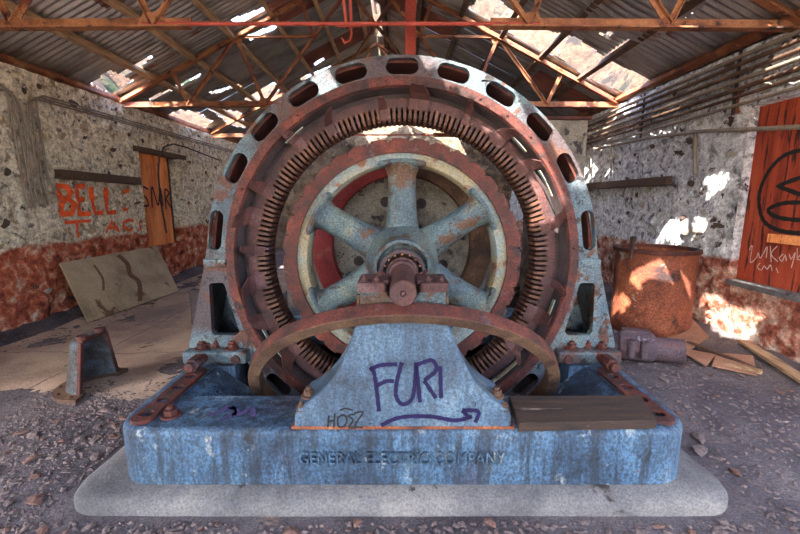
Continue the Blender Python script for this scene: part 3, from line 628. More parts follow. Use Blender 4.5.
fme = bpy.data.meshes.new_from_object(ft, depsgraph=bpy.context.evaluated_depsgraph_get()); bpy.data.objects.remove(ft)
wid = max(v.co.x for v in fme.vertices) - min(v.co.x for v in fme.vertices); tw = 205 / 400 * 2.12
for v in fme.vertices: v.co = V((v.co.x * tw / wid, -v.co.z, v.co.y))
link('raised_lettering', fme, BLUE_BASE, base, (X0 - 0.005, 1.925, 0.222))
strokes('graffiti', [curve_pts([(-1.08, 2.07), (-0.98, 2.16), (-0.92, 2.07), (-0.86, 2.15), (-0.82, 2.06)]), curve_pts([(-0.98, 2.02), (-0.93, 2.12), (-1.02, 2.18)])],
        lambda u, v: (V((u, v, 0.406)), V((0, 0, 1))), 0.03, plain('faded_violet_spray', srgb(78, 68, 112)), base)

# ------------------------------------------------------------------ stator
YS = 2.87
FY = lambda y0: (lambda u, v, w: V((X0 + u, y0 + w, AX + v)))
st = thing('generator_stator', (X0, 3.1, 0.405), 'huge round blue stator frame with rusty slotted bore', 'generator ring')
RO = 1.41
outer = [(RO * math.cos(R(a)), RO * math.sin(R(a))) for a in range(4, 177, 3)]
outer += [(-1.46, -0.10), (-1.60, -0.62), (-1.60, -0.74), (-1.18, -0.745)]
outer += [(RO * math.cos(R(a)), RO * math.sin(R(a))) for a in range(216, 325, 3)] + [(1.18, -0.745), (1.60, -0.74), (1.60, -0.62), (1.46, -0.10)]
holes = [circ(0, 0, 1.262, 128)]
for k in range(24):
    a = R(90 + 15 * k); adeg = (90 + 15 * k) % 360
    if adeg in (180, 0): continue
    if adeg in (195, 345, 210, 330, 165, 15): continue
    holes.append(stadium(1.338 * math.cos(a), 1.338 * math.sin(a), 0.225, 0.052, a + R(90)))
for s in (-1, 1):
    holes.append(stadium(s * 1.335, 0.235, 0.29, 0.046, R(90 + s * 9)))
    wq = [(1.315, -0.15), (1.40, -0.15), (1.415, -0.165), (1.425, -0.52), (1.40, -0.55), (1.245, -0.55), (1.215, -0.52), (1.265, -0.33), (1.30, -0.165)]
    holes.append([(s * p[0], p[1]) for p in (wq if s > 0 else wq[::-1])])
shape2d('front_plate', outer, holes, 0.055, 0.010, BLUE, FY(YS + 0.0275), st)
shape2d('back_plate', outer, holes[:1], 0.05, 0.008, BLUE, FY(YS + 0.475), st)
for a0, a1 in ((-4, 184), (232, 308)): MB().lathe([(1.395, YS + 0.05), (1.395, YS + 0.455), (1.375, YS + 0.455), (1.375, YS + 0.05)], (X0, 0, AX), n=64, a0=a0, a1=a1).build('outer_shell', RUST, st, smooth=40)  # dark red rust colour also stands in for shade inside the frame
for s in (-1, 1):
    MB().prism([(1.44, -0.08), (1.585, -0.62), (1.585, -0.74), (1.565, -0.74), (1.565, -0.62), (1.42, -0.08)], lambda u, v, e: V((X0 + s * u, YS + 0.05 + e * 0.41, AX + v))).build('leg_side_plate', BLUE, st)
    MB().box((X0 + s * 1.355, YS - 0.006, AX + 0.0), (0.165, 0.03, 0.06)).build('joint_lug', BLUE, st, bevel=0.008)
cl = MB().lathe([(1.275, YS - 0.012), (1.275, YS + 0.03), (1.208, YS + 0.03), (1.205, YS + 0.004), (1.215, YS - 0.012)], (X0, 0, AX), n=128).build('clamping_ring', RUST, st, smooth=35)
for k in range(36):
    a = R(5 + k * 10); hexbolt('bolt', (X0 + 1.245 * math.cos(a), YS - 0.012, AX + 1.245 * math.sin(a)), 0.010, 0.012, (0, -1, 0), RUST, cl, washer=False)
MB().lathe([(1.205, YS + 0.01), (1.21, YS + 0.01), (1.20, YS + 0.17), (1.195, YS + 0.17), (1.197, YS + 0.07)], (X0, 0, AX), n=96).build('inner_cone', DARK, st, smooth=35)  # darkened colour stands in for the shade of this cavity
MB().lathe([(1.155, YS + 0.105), (1.155, YS + 0.14), (1.085, YS + 0.14), (1.085, YS + 0.115), (1.095, YS + 0.105)], (X0, 0, AX), n=128).build('finger_ring', RUST_P, st, smooth=35)
core = MB().lathe([(1.20, YS + 0.145), (1.20, YS + 0.27), (1.004, YS + 0.27), (1.004, YS + 0.255), (1.088, YS + 0.25), (1.088, YS + 0.145)], (X0, 0, AX), n=128).build('core', DARK, st, smooth=35)
NT = 176
tw_ = math.tan(R(0.56))
tm = MB()
def tq(r, y_, s, k=1.0): return (r, y_, s * r * tw_ * k)
prof = [(1.10, 0.10), (1.02, 0.092), (1.002, 0.104), (0.995, 0.14), (0.995, 0.25), (1.10, 0.25)]
tm.prism(prof, lambda u, v, e: tq(u, v, (-1, 1)[e]))
tme = tm.mesh('tooth'); tme.materials.append(TOOTH)
for k in range(NT):
    o = link('tooth', tme, TOOTH, core, (X0, YS, AX)); o.rotation_euler = (0, -2 * math.pi * (k + 0.5) / NT, 0)
rs = random.Random(11)
for k, adeg in enumerate((14, 38, 52, 66, 84, 97, 118, 131, 152, 163, 176, 188, 204, 219, 240, 300, 322, 338, 352)):   # bent leftover coil clips
    a = R(adeg); w = rs.uniform(0.04, 0.14); rr = rs.uniform(1.08, 1.15); b = rs.uniform(-0.9, 1.0)
    fr = Matrix(((math.cos(a), 0, -math.sin(a)), (0, 1, 0), (math.sin(a), 0, math.cos(a))))
    pl = [V((rr - 0.07, 0.10, 0)), V((rr, 0.085, 0)), V((rr + 0.03, 0.03, 0.02 * b)), V((rr + 0.055, -0.04 - 0.06 * rs.random(), 0.08 * b))]
    m = MB()
    for p in pl:
        for sgn in (-1, 1):
            for t in (0, 0.006): m.v.append(tuple(V((X0, YS, AX)) + fr @ (p + V((t, -t, sgn * w / 2 * (1 if p is not pl[3] else 0.6))))))
    for i in range(3):
        k4 = i * 4; m.f += [(k4, k4 + 2, k4 + 6, k4 + 4), (k4 + 1, k4 + 5, k4 + 7, k4 + 3), (k4, k4 + 4, k4 + 5, k4 + 1), (k4 + 2, k4 + 3, k4 + 7, k4 + 6)]
    m.f += [(0, 1, 3, 2), (12, 14, 15, 13)]; m.build('coil_clip', RUST_P, st)
for a0, a1 in ((24, 34), (42, 50), (126, 134), (206, 222), (305, 320), (338, 346)):     # broken arc strips behind the ring
    MB().lathe([(1.175, YS + 0.02), (1.175, YS + 0.06), (1.168, YS + 0.06), (1.168, YS + 0.02)], (X0, 0, AX), n=12, a0=a0, a1=a1).build('arc_strip', CREAM, st)
for s in (-1, 1):
    ft_ = MB().box((X0 + s * 1.38, YS + 0.17, 0.455), (0.47, 0.52, 0.095)).build('foot', BLUE, st, bevel=0.018)
    for bx, by in ((1.50, -0.02), (1.27, -0.02), (1.40, 0.0)): hexbolt('bolt', (X0 + s * bx, YS + by, 0.502), 0.034 if bx != 1.40 else 0.022, 0.06, (0, 0, 1), RUST, ft_)
    js = MB().tube([(X0 + s * 1.45, 2.79, 0.465), (X0 + s * 1.45, 2.62, 0.465)], 0.030, 10).tube([(X0 + s * 1.45, 2.72, 0.475), (X0 + s * 1.45, 2.60, 0.475)], 0.048, 6).tube([(X0 + s * 1.45, 2.60, 0.475), (X0 + s * 1.45, 2.56, 0.475)], 0.034, 6)
    js.build('jack_screw', RUST, ft_, bevel=0.003)
    MB().tube([(X0 + s * 1.22, 2.785, 0.448), (X0 + s * 1.22, 2.765, 0.448)], 0.032, 14).build('plug', RUST, ft_)

# ------------------------------------------------------------------ rotor
YR = 2.93
ro = thing('generator_rotor', (X0, 3.0, AX), 'six-armed pale blue rotor wheel with rusty notched rim and shaft', 'rotor wheel')
rim = []
for k in range(36):
    a = 360 / 36 * k
    for da, r in ((0, 0.888), (4.6, 0.888), (4.9, 0.872), (6.0, 0.872), (6.2, 0.862), (6.9, 0.862), (7.1, 0.882), (9.7, 0.882)): rim.append((r * math.cos(R(a + da)), r * math.sin(R(a + da))))
shape2d('rim', rim, [circ(0, 0, 0.785, 96)], 0.13, 0.005, RUST, FY(YR + 0.085), ro)
MB().lathe([(0.79, YR + 0.04), (0.79, YR + 0.145), (0.715, YR + 0.19), (0.70, YR + 0.19), (0.70, YR + 0.06), (0.715, YR + 0.04)], (X0, 0, AX), n=96).build('inner_flange', CREAM, ro, smooth=40)
am = MB(); am.tube([(0.10, 0, 0), (0.22, 0, 0), (0.34, 0, 0), (0.52, 0, 0), (0.63, 0, 0), (0.685, 0, 0), (0.715, 0, 0)], [0.150, 0.130, 0.112, 0.100, 0.104, 0.125, 0.15], 20, sx=0.80, side=(0, 1, 0))
ame = am.mesh('arm', 50); ame.materials.append(TEAL)
pm_ = MB(); pad = [(0.70 * math.cos(R(t)), 0.70 * math.sin(R(t))) for t in range(-14, 15, 4)] + [(0.742 * math.cos(R(t)), 0.742 * math.sin(R(t))) for t in range(14, -15, -4)]
pm_.prism(pad, lambda u, v, e: V((u, -0.115 + 0.22 * e, v))); pme = pm_.mesh('arm_pad', 30); pme.materials.append(TEAL)
for k in range(6):
    a = -R(90 + 60 * k + (3 if k == 5 else 0))
    o = link('arm', ame, TEAL, ro, (X0, YR + 0.09, AX)); o.rotation_euler = (0, a, 0)
    o2 = link('arm_pad', pme, TEAL, o, (X0, YR + 0.09, AX)); b_ = o2.modifiers.new('bevel', 'BEVEL'); b_.width = 0.02; b_.segments = 2
MB().lathe([(0, 2.70), (0.16, 2.70), (0.185, 2.715), (0.195, 2.76), (0.20, 2.80), (0.25, 2.88), (0.27, 2.95), (0.27, 3.08), (0.2, 3.2), (0, 3.2)], (X0, 0, AX), n=56, closed=False).build('hub', TEAL, ro, smooth=40)
MB().lathe([(0.192, 2.62), (0.198, 2.64), (0.198, 2.72), (0.17, 2.72), (0.17, 2.62)], (X0, 0, AX), n=48).build('hub_collar', TEAL, ro, smooth=40)
bc = MB().lathe([(0.135, 2.46), (0.145, 2.47), (0.145, 2.56), (0.11, 2.56), (0.11, 2.50), (0.125, 2.46)], (X0, 0, AX), n=40).build('oil_ring', DARK, ro, smooth=40)
for k in range(16):
    a = R(22.5 * k); MB().box((X0 + 0.122 * math.cos(a), 2.47, AX + 0.122 * math.sin(a)), (0.018, 0.02, 0.012), Matrix.Rotation(-a, 3, 'Y')).build('oil_ring_tab', RUST_O, bc)
MB().lathe([(0, 1.90), (0.010, 1.90), (0.012, 1.915), (0.016, 1.90), (0.062, 1.90), (0.067, 1.906), (0.067, 2.22), (0.073, 2.23), (0.073, 2.36), (0.088, 2.37), (0.088, 2.44), (0.10, 2.45), (0.10, 4.6), (0, 4.6)], (X0, 0, AX), n=40, closed=False).build('shaft', RUST_P, ro, smooth=35)

# ------------------------------------------------------------------ bearing pedestal
pd = thing('bearing_pedestal', (X0, 2.12, 0.405), 'pale blue flared bearing pedestal with purple spray graffiti', 'pedestal')
half = [(0.575, 0.405), (0.575, 0.47), (0.555, 0.515), (0.50, 0.545), (0.43, 0.60), (0.37, 0.675), (0.32, 0.76), (0.275, 0.87), (0.245, 0.96), (0.228, 1.03)]
def ped_y(z, e):                                            # front / rear depth of the pedestal at a height
    t = (z - 0.405) / 0.63; return (1.942 + 0.105 * min(1, t)) if e == 0 else (2.285 - 0.02 * min(1, t))
pf = [(u, z) for u, z in half] + [(-u, z) for u, z in half[::-1]]
MB().prism(pf, lambda u, z, e: V((X0 + u, ped_y(z, e), z))).build('body', BLUE_PED, pd, bevel=0.016, smooth=40, seg=3)
MB().box((X0, 2.117, 0.413), (1.18, 0.352, 0.018)).build('foot_rail', RUST_O, pd, bevel=0.004)
cr = [(-0.225, 1.02), (0.225, 1.02), (0.225, 1.13), (0.088, 1.13)] + [(0.088 * math.cos(R(t)), 1.15 + 0.088 * math.sin(R(t))) for t in range(-20, -161, -14)] + [(-0.088, 1.13), (-0.225, 1.13)]
MB().prism(cr, lambda u, z, e: V((X0 + u, 2.045 + 0.235 * e, z))).build('bearing_block', TEAL, pd, bevel=0.008)
for s in (-1, 1):
    lg = shape2d('bearing_ledge', rrect(X0 + s * 0.163 - 0.075, 2.03, X0 + s * 0.163 + 0.075, 2.30, 0.018), [stadium(X0 + s * 0.165, 2.11, 0.09, 0.017, R(90)), circ(X0 + s * 0.20, 2.23, 0.02, 14)], 0.05, 0.006, RUST_P, frameZ(1.125, 0.05), pd)
    for sx_, sy_ in ((0.135, 2.06), (0.205, 2.08), (0.13, 2.26)): hexbolt('stud', (X0 + s * sx_, sy_, 1.173), 0.014, 0.035, (0, 0, 1), RUST_P, lg)
    MB().box((X0 + s * 0.09, 2.165, 1.172), (0.03, 0.20, 0.025)).build('bearing_shell', RUST_P, pd, bevel=0.006)
    MB().tube([(X0 + s * 0.235, 2.10, 1.10), (X0 + s * 0.235, 2.10, 1.03)], 0.013, 8).build('drain_cock', RUST_B, pd)
    hexbolt('foot_bolt', (X0 + s * 0.515, 2.05, 0.535), 0.028, 0.06, (0, 0, 1), RUST_B, pd)
    hexbolt('foot_bolt', (X0 + s * 0.54, 1.985, 0.50), 0.020, 0.045, (0, -0.3, 1), RUST_B, pd)
def pedm(px, py):
    z = 0.7
    for _ in range(4): p = at_Y(px, py, ped_y(z, 0)); z = p.z
    return (p.x, p.z)
fP = lambda u, z: (V((u, ped_y(z, 0), z)), V((0, -1, 0.12)))
PD = lambda ls: [curve_pts([pedm(*p) for p in l], 5) for l in ls]
strokes('graffiti', PD([[(379, 411), (377, 392), (374, 372), (370, 367)], [(370, 370), (380, 365), (397, 364)], [(376, 386), (386, 381), (394, 381)],
        [(402, 362), (397, 380), (396, 396), (403, 404), (412, 398), (415, 380), (416, 362)], [(416, 362), (420, 402)], [(418, 364), (432, 360), (436, 370), (424, 380)], [(424, 380), (436, 398)],
        [(440, 366), (441, 398)], [(381, 425), (400, 417), (430, 416), (455, 420), (472, 416)], [(462, 410), (478, 411), (475, 422)], [(462, 410), (470, 418)]]), fP, 0.021, SPRAY_P, pd, 0.006)
strokes('tag', PD([[(329, 415), (328, 427)], [(335, 413), (334, 427)], [(328, 421), (335, 420)], [(343, 414), (338, 418), (339, 426), (345, 425), (347, 418), (343, 414)], [(355, 414), (349, 415), (353, 420), (349, 427), (356, 427)],
        [(354, 413), (363, 412), (355, 425), (363, 427)], [(340, 410), (346, 408), (353, 410)]]), fP, 0.009, SPRAY_K, pd, 0.006)

# half ring leaning in front of the pedestal
hr = MB(); C0 = V((X0 + 0.01, 2.56, 0.33)); TOP = V((X0 + 0.01, 1.965, 1.055)); sl_ = (TOP - C0); RH = sl_.length; e2 = sl_.normalized(); e1 = V((1, 0, 0)); e3 = V((0, -e2.z, e2.y))
RX = 0.985
sec = [(-0.036, -0.05), (0.04, -0.05), (0.04, 0.034), (-0.036, 0.034)]
nseg = 64; k0 = 0
for i in range(nseg + 1):
    t = R(-14 + 208 * i / nseg)
    for dr, da in sec: hr.v.append(tuple(C0 + e1 * (RX + dr) * math.cos(t) + e2 * (RH + dr - 0.045) * math.sin(t) + e3 * da))
for i in range(nseg):
    for j in range(4): j2 = (j + 1) % 4; hr.f.append((i * 4 + j, i * 4 + j2, i * 4 + 4 + j2, i * 4 + 4 + j))
hr.f += [(0, 1, 2, 3), (nseg * 4, nseg * 4 + 3, nseg * 4 + 2, nseg * 4 + 1)]
hro = mark(hr.build('half_ring', RUST, bevel=0.006, smooth=40), 'rusty half ring arching in front of the blue pedestal', 'ring')
hro.data.materials.append(RUST_B)
for i, p in enumerate(hro.data.polygons):
    if i < nseg * 4 and i % 4 in (2, 3): p.material_index = 1

# plank on the base
pk = MB(); ups = [at_Z(509, 396, 0.405 + .055), at_Z(640, 395, .46), at_Z(657, 420, .46), at_Z(519, 423, .46)]
cpk = sum(ups, V()) / 4; n_ = 14
for e in (0, 1):
    for i in range(n_):
        t = i / (n_ - 1); a = ups[3].lerp(ups[2], t); b = ups[0].lerp(ups[1], t); j1, j2 = 0.006 * noise.noise(V((t * 9, e, 0))), 0.006 * noise.noise(V((t * 7, e, 5)))
        dz = -0.05 * e + 0.003 * noise.noise(V((t * 5, 2, e)))
        pk.v += [tuple(a + V((0, j1, dz))), tuple(b + V((0, j2, dz)))]
for i in range(n_ - 1):
    a = 2 * i; b = a + 2 * n_; pk.f += [(a, a + 2, a + 3, a + 1), (b, b + 1, b + 3, b + 2), (a, b, b + 2, a + 2), (a + 1, a + 3, b + 3, b + 1)]
pk.f += [(0, 1, 1 + 2 * n_, 2 * n_), (2 * n_ - 2, 4 * n_ - 2, 4 * n_ - 1, 2 * n_ - 1)]
mark(pk.build('wooden_plank', PLANK, bevel=0.004, smooth=35), 'thick weathered brown plank lying on the right of the blue base', 'plank')

# ------------------------------------------------------------------ behind the rotor
fw = thing('flywheel', (X0, 4.0, 0), 'solid flywheel with crimson and tan rim behind the rotor arms', 'flywheel')
MB().lathe([(0.885, 3.93), (0.895, 3.95), (0.895, 4.22), (0.68, 4.22), (0.68, 3.95), (0.69, 3.93)], (X0, 0, AX), n=48, a0=98, a1=262).build('rim_half', REDPAINT, fw, smooth=40)
MB().lathe([(0.885, 3.93), (0.895, 3.95), (0.895, 4.22), (0.68, 4.22), (0.68, 3.95), (0.69, 3.93)], (X0, 0, AX), n=48, a0=-98, a1=98).build('rim_half', RUST_B, fw, smooth=40)
MB().lathe([(0.69, 4.02), (0.69, 4.10), (0.10, 4.10), (0.10, 3.90), (0.22, 3.90), (0.24, 3.99), (0.60, 4.0)], (X0, 0, AX), n=72).build('web', MOTTLE, fw, smooth=35)
for k in range(8):
    a = R(20 + 45 * k); hexbolt('bolt', (X0 + 0.46 * math.cos(a), 4.0, AX + 0.46 * math.sin(a)), 0.035, 0.06, (0, -1, 0), DARK, fw)
rp = thing('rear_pedestal', (X0, 4.7, 0.09), 'dark bearing pedestal hidden behind the flywheel', 'pedestal')
MB().prism([(0.42, 0.09), (0.40, 0.25), (0.22, 0.8), (0.2, 1.05), (-0.2, 1.05), (-0.22, 0.8), (-0.40, 0.25), (-0.42, 0.09)], lambda u, z, e: V((X0 + u, 4.42 + e * 0.3, z))).build('body', TEAL, rp, bevel=0.02)
blk = mark(MB().box((X0 + 0.1, 6.2, 0.33), (3.6, 0.8, 0.66)).build('concrete_block', PLINTH, bevel=0.03), 'low pale concrete machine foundation behind the flywheel', 'foundation')
strokes('graffiti', [curve_pts([(0.95, 0.2), (1.05, 0.42), (1.18, 0.5), (1.15, 0.3), (1.3, 0.22), (1.42, 0.45), (1.55, 0.5)]), curve_pts([(0.9, 0.14), (1.2, 0.12), (1.6, 0.2)])], lambda u, v: (V((u, 5.797, v)), V((0, -1, 0))), 0.03, SPRAY_P, blk)
vp = thing('pipe_valve', (-0.85, 6.1, 0.66), 'dark flanged pipe valve standing on the concrete foundation', 'valve')
MB().lathe([(0.0, 0.66), (0.17, 0.66), (0.17, 0.70), (0.10, 0.72), (0.13, 0.86), (0.10, 1.0), (0.16, 1.02), (0.16, 1.06), (0.05, 1.08), (0.04, 1.3), (0, 1.3)], (-0.85, 6.1, 0), axis='Z', n=24, closed=False).build('body', DARK, vp, smooth=40)
MB().tube([(-1.1, 6.1, 0.86), (-0.6, 6.1, 0.86)], 0.09, 16).build('pipe', MOTTLE, vp, smooth=40)
sp_ = thing('standpipe', (1.42, 6.1, 0.66), 'rusty upright pipe with flange seen between flywheel and ring', 'pipe')
MB().tube([(1.42, 6.1, 0.66), (1.42, 6.1, 1.5)], 0.09, 18).build('pipe', RUST, sp_, smooth=40)
MB().tube([(1.42, 6.1, 1.46), (1.42, 6.1, 1.5)], 0.14, 18).build('flange', RUST_O, sp_, smooth=40)
mark(MB().tube([(1.25, 5.7, 0.95), (1.75, 5.9, 0.66)], 0.016, 8).build('iron_rod', RUST_O), 'thin orange rod leaning behind the flywheel', 'rod')
tk2 = thing('metal_cabinet', (2.0, 5.2, 0), 'tall grey sheet-metal cabinet behind the right shoulder of the ring', 'cabinet')
MB().box((1.95, 5.2, 1.27), (0.58, 0.45, 2.54)).build('body', MOTTLE, tk2, bevel=0.01)
MB().box((1.95, 5.2, 2.56), (0.64, 0.50, 0.04)).build('rusty_cap', RUST, tk2, bevel=0.006)
MB().box((1.95, 4.968, 1.35), (0.48, 0.02, 2.0)).build('door', MOTTLE, tk2, bevel=0.005)
db = thing('iron_block', (-2.45, 5.2, 0), 'dark iron machine block beside the left leg of the ring', 'machine part')
MB().box((-2.42, 5.15, 0.24), (0.50, 0.5, 0.50)).build('body', DARK, db, bevel=0.05, seg=3)
MB().box((-2.42, 5.15, 0.50), (0.38, 0.36, 0.05)).build('lid', DARK, db, bevel=0.01)
hexbolt('bolt', (-2.55, 5.0, 0.525), 0.03, 0.05, (0, 0, 1), RUST, db)

# ------------------------------------------------------------------ left side objects
bd = MB(); cs = [at_Z(89, 322, 0.012), at_Z(179, 291, 0.012), V((XL + 0.09, 7.55, 0.74)), V((XL + 0.09, 5.36, 0.76))]
nrm = (cs[1] - cs[0]).cross(cs[3] - cs[0]).normalized()
n_ = 10
for e in (0, 1):
    for i in range(n_):
        for j in range(n_):
            u, v = i / (n_ - 1), j / (n_ - 1); p = cs[0].lerp(cs[1], u).lerp(cs[3].lerp(cs[2], u), v); bd.v.append(tuple(p + nrm * (-0.03 * e + 0.008 * noise.noise(V((u * 5, v * 3, 1))))))
for e in (0, 1):
    for i in range(n_ - 1):
        for j in range(n_ - 1): k = e * 100 + i * n_ + j; bd.f.append((k, k + n_, k + n_ + 1, k + 1))
edge = [i * n_ for i in range(n_)] + [90 + j for j in range(1, n_)] + [i * n_ + 9 for i in range(n_ - 2, -1, -1)] + [j for j in range(n_ - 2, 0, -1)]
bd.f += [(a, b, b + 100, a + 100) for a, b in zip(edge, edge[1:] + edge[:1])]
board = mark(bd.build('leaning_board', SLABM, smooth=40), 'large grey stained board leaning against the left wall', 'board')
bu = lambda u, v: (cs[0].lerp(cs[1], u).lerp(cs[3].lerp(cs[2], u), v) + nrm * 0.008, nrm)
strokes('stain', [curve_pts([(0.50, 0.95), (0.55, 0.75), (0.53, 0.55), (0.58, 0.4), (0.55, 0.2), (0.5, 0.05)])], bu, 0.05, plain('rust_stain', srgb(112, 74, 48)), board, 0.003)
strokes('stain', [curve_pts([(0.24, 0.85), (0.26, 0.6), (0.22, 0.4)])], bu, 0.022, plain('rust_stain', srgb(124, 86, 58)), board, 0.003)

bk_ = thing('iron_bracket', (-2.65, 3.27, 0), 'rusty half-cone cast iron bearing shell standing open on the floor at left', 'casting')
BC = V((-2.63, 3.27, 0)); RB, RTp, HB = 0.215, 0.135, 0.46
def half_shell(m, prof, a0=84, a1=276, n=22):
    """prof: closed list of (r, z)"""
    k = len(prof)
    for i in range(n + 1):
        t = R(a0 + (a1 - a0) * i / n)
        for r, z in prof: m.v.append(tuple(BC + V((r * math.cos(t), r * math.sin(t) * 1.05, z))))
    for i in range(n):
        for j in range(k): j2 = (j + 1) % k; m.f.append((i * k + j, (i + 1) * k + j, (i + 1) * k + j2, i * k + j2))
    m.f += [tuple(range(k)), tuple(n * k + j for j in range(k))[::-1]]; return m
half_shell(MB(), [(RB, 0.03), (RTp + 0.012, HB - 0.03), (RTp - 0.015, HB), (0.0, HB + 0.01), (0.0, HB - 0.02), (RTp - 0.02, HB - 0.025), (RB - 0.022, 0.03)]).build('shell', SHELLM, bk_, smooth=45)
fl_ = half_shell(MB(), [(RB + 0.085, 0.0), (RB + 0.085, 0.032), (RB - 0.022, 0.034), (RB - 0.022, 0.0)], 80, 280).build('foot_flange', RUST_B, bk_, smooth=40)
for t in (92, 125, 160, 200, 235, 268): hexbolt('bolt', BC + V(((RB + 0.05) * math.cos(R(t)), (RB + 0.05) * math.sin(R(t)) * 1.05, 0.032)), 0.014, 0.02, (0, 0, 1), RUST, fl_, washer=False)
for sg_ in (-1, 1):
    lo_, hi_ = BC + V((0.012, sg_ * (RB - 0.005) * 1.05, 0.03)), BC + V((0.012, sg_ * (RTp - 0.005) * 1.05, HB - 0.015))
    MB().bar(lo_, hi_, 0.035, 0.03, V((1, 0, 0))).build('cut_edge', RUST, bk_, bevel=0.005)
    lp = BC + V((0.0, sg_ * 0.10, HB))
    MB().lathe([(0.012, 0.0), (0.042, 0.0), (0.042, 0.035), (0.012, 0.035)], lp, axis='Z', n=14).build('bolt_lug', RUST, bk_, smooth=40)
MB().bar(BC + V((0.012, -0.14, HB - 0.01)), BC + V((0.012, 0.14, HB - 0.01)), 0.035, 0.03).build('top_edge', RUST, bk_, bevel=0.005)

def wall_conduit(name, pts, r, label, cat, mat=CONDUIT, group=None, n=8): return mark(MB().tube(pts, r, n).build(name, mat, smooth=50), label, cat, group)
for k in range(6):                                          # bundle on the left wall
    yv = 4.98 + 0.07 * k; xo = XL + 0.085 + 0.012 * (k % 2); zt = 2.93 - 0.035 * (k if k < 3 else 5 - k); zb = 1.50 + 0.03 * (k % 3)
    sgn = -1 if k < 3 else 1; yend = 3.0 if sgn < 0 else (10.0 + 0.5 * k)
    pts = [(xo, yv + 0.16 * (k - 2.5) / 5 * 0 + (0.16 if k == 5 else 0.05), zb), (xo, yv + 0.02, zb + 0.3), (xo, yv, zt - 0.2)] + [(xo, yv + sgn * 0.16 * (1 - math.cos(R(t))), zt - 0.16 + 0.16 * math.sin(R(t))) for t in (15, 35, 55, 75, 90)] + [(xo, yv + sgn * 0.6, zt), (xo, yend, zt + (0.02 if sgn > 0 else 0.04))]
    wall_conduit('conduit', pts, 0.0115, 'thin grey conduit dropping down the left wall, ' + ('first', 'second', 'third', 'fourth', 'fifth', 'sixth')[k] + ' from the left of the bundle', 'conduit', group='conduits on the left wall')
wall_conduit('cable', [(XL + 0.10, 10.5, 2.60), (XL + 0.10, 8.9, 2.72), (XL + 0.11, 8.4, 2.72), (XL + 0.12, 8.05, 2.62), (XL + 0.12, 7.85, 2.4), (XL + 0.10, 7.8, 2.1), (XL + 0.08, 7.82, 1.6), (XL + 0.04, 7.95, 1.2), (XL + 0.02, 8.02, 0.95)], 0.016, 'grey cable looping over the boarded opening on the left', 'cable', MATS['dark_iron'])
mark(MB().bar((XL + 0.05, 5.55, 1.95), (XL + 0.05, 7.25, 1.93), 0.14, 0.125).build('timber_lintel', WOODD, bevel=0.012), 'dark timber lintel set in the left wall above the orange lettering', 'beam')
mark(MB().bar((XR - 0.05, 5.55, 1.86), (XR - 0.05, 8.2, 1.86), 0.14, 0.12).build('timber_lintel', WOODD, bevel=0.012), 'weathered timber lintel set in the right wall above the tank', 'beam')
fL = lambda u, v: (wall_pt_L(u, v), V((1, 0, 0)))
def letters(word, rect, gl):
    out = []; y0, y1, z0, z1 = rect; w = (y1 - y0) / len(word)
    for i, ch in enumerate(word):
        for l in gl[ch]: out.append([(y0 + (i + 0.06 + 0.72 * a) * w, z0 + b * (z1 - z0)) for a, b in l])
    return out
GL = {'B': [[(0, 0), (0, 1), (.7, .95), (.85, .75), (.6, .55), (0, .52)], [(.6, .55), (1, .35), (.85, .05), (0, 0)]], 'E': [[(.9, 1), (0, 1), (0, 0), (.9, 0)], [(0, .52), (.75, .52)]],
      'L': [[(0, 1), (0, 0), (.85, .02)]], 'O': [[(.5, 1), (.05, .8), (0, .3), (.4, 0), (.9, .2), (.95, .8), (.5, 1)]], 'T': [[(0, 1), (1, 1)], [(.5, 1), (.5, 0)]],
      'A': [[(0, 0), (.5, 1), (1, 0)], [(.2, .4), (.8, .4)]], 'C': [[(.9, .85), (.5, 1), (.08, .75), (.05, .3), (.45, 0), (.9, .15)]]}
strokes('graffiti', letters('BELL', (5.56, 6.72, 1.40, 1.80), GL), fL, 0.075, SPRAY_O, wall_left, 0.02)
strokes('graffiti', letters('T', (5.56, 6.2, 1.06, 1.29), GL) + letters('AC', (6.35, 7.15, 1.08, 1.27), GL) + [[(7.2, 1.05), (7.22, 1.25)]], fL, 0.045, SPRAY_O, wall_left, 0.02)
strokes('graffiti', [[(6.85, 1.72), (7.0, 1.78)], [(6.82, 1.46), (6.95, 1.42)]], fL, 0.05, SPRAY_O, wall_left, 0.02)

# ------------------------------------------------------------------ right side objects
for k in range(7):
    z = 3.10 - 0.083 * k; xo = XR - 0.10 - 0.012 * (k % 2); yn = 2.6
    wall_conduit('wall_pipe', [(xo, yn, z + 0.02), (xo, 5.0, z), (xo, 8.5, z - 0.02), (xo, 12.5, z - 0.02)], 0.024 if k < 5 else 0.018, 'long rusty pipe along the top of the right wall, ' + ('uppermost', 'second', 'third', 'fourth', 'fifth', 'sixth', 'lowest')[k] + ' of the seven', 'pipe', RUST_B if k % 3 else CONDUIT, 'pipes along the right wall')
for y_ in (4.6, 6.3, 8.2):
    mark(MB().bar((XR - 0.075, y_, 2.52), (XR - 0.075, y_, 3.17), 0.03, 0.02, V((1, 0, 0))).build('pipe_clamp', DARK), 'dark vertical strap holding the right wall pipes, ' + {4.6: 'nearest', 6.3: 'middle', 8.2: 'farthest'}[y_] + ' of three', 'strap', 'pipe straps')
wall_conduit('conduit', [(XR - .15, 7.6, 2.52), (XR - .15, 6.0, 2.48), (XR - .15, 4.9, 2.40), (XR - .13, 4.4, 2.33), (XR - .14, 2.6, 2.10)], 0.022, 'pale grey conduit sloping across the right wall and red plywood', 'conduit')
mark(MB().tube([at_X(695, 133, XR - .12), at_X(695, 174, XR - .12)], 0.022, 8).build('conduit_drop', CONDUIT), 'short grey conduit drop hanging from the sloping conduit', 'conduit')
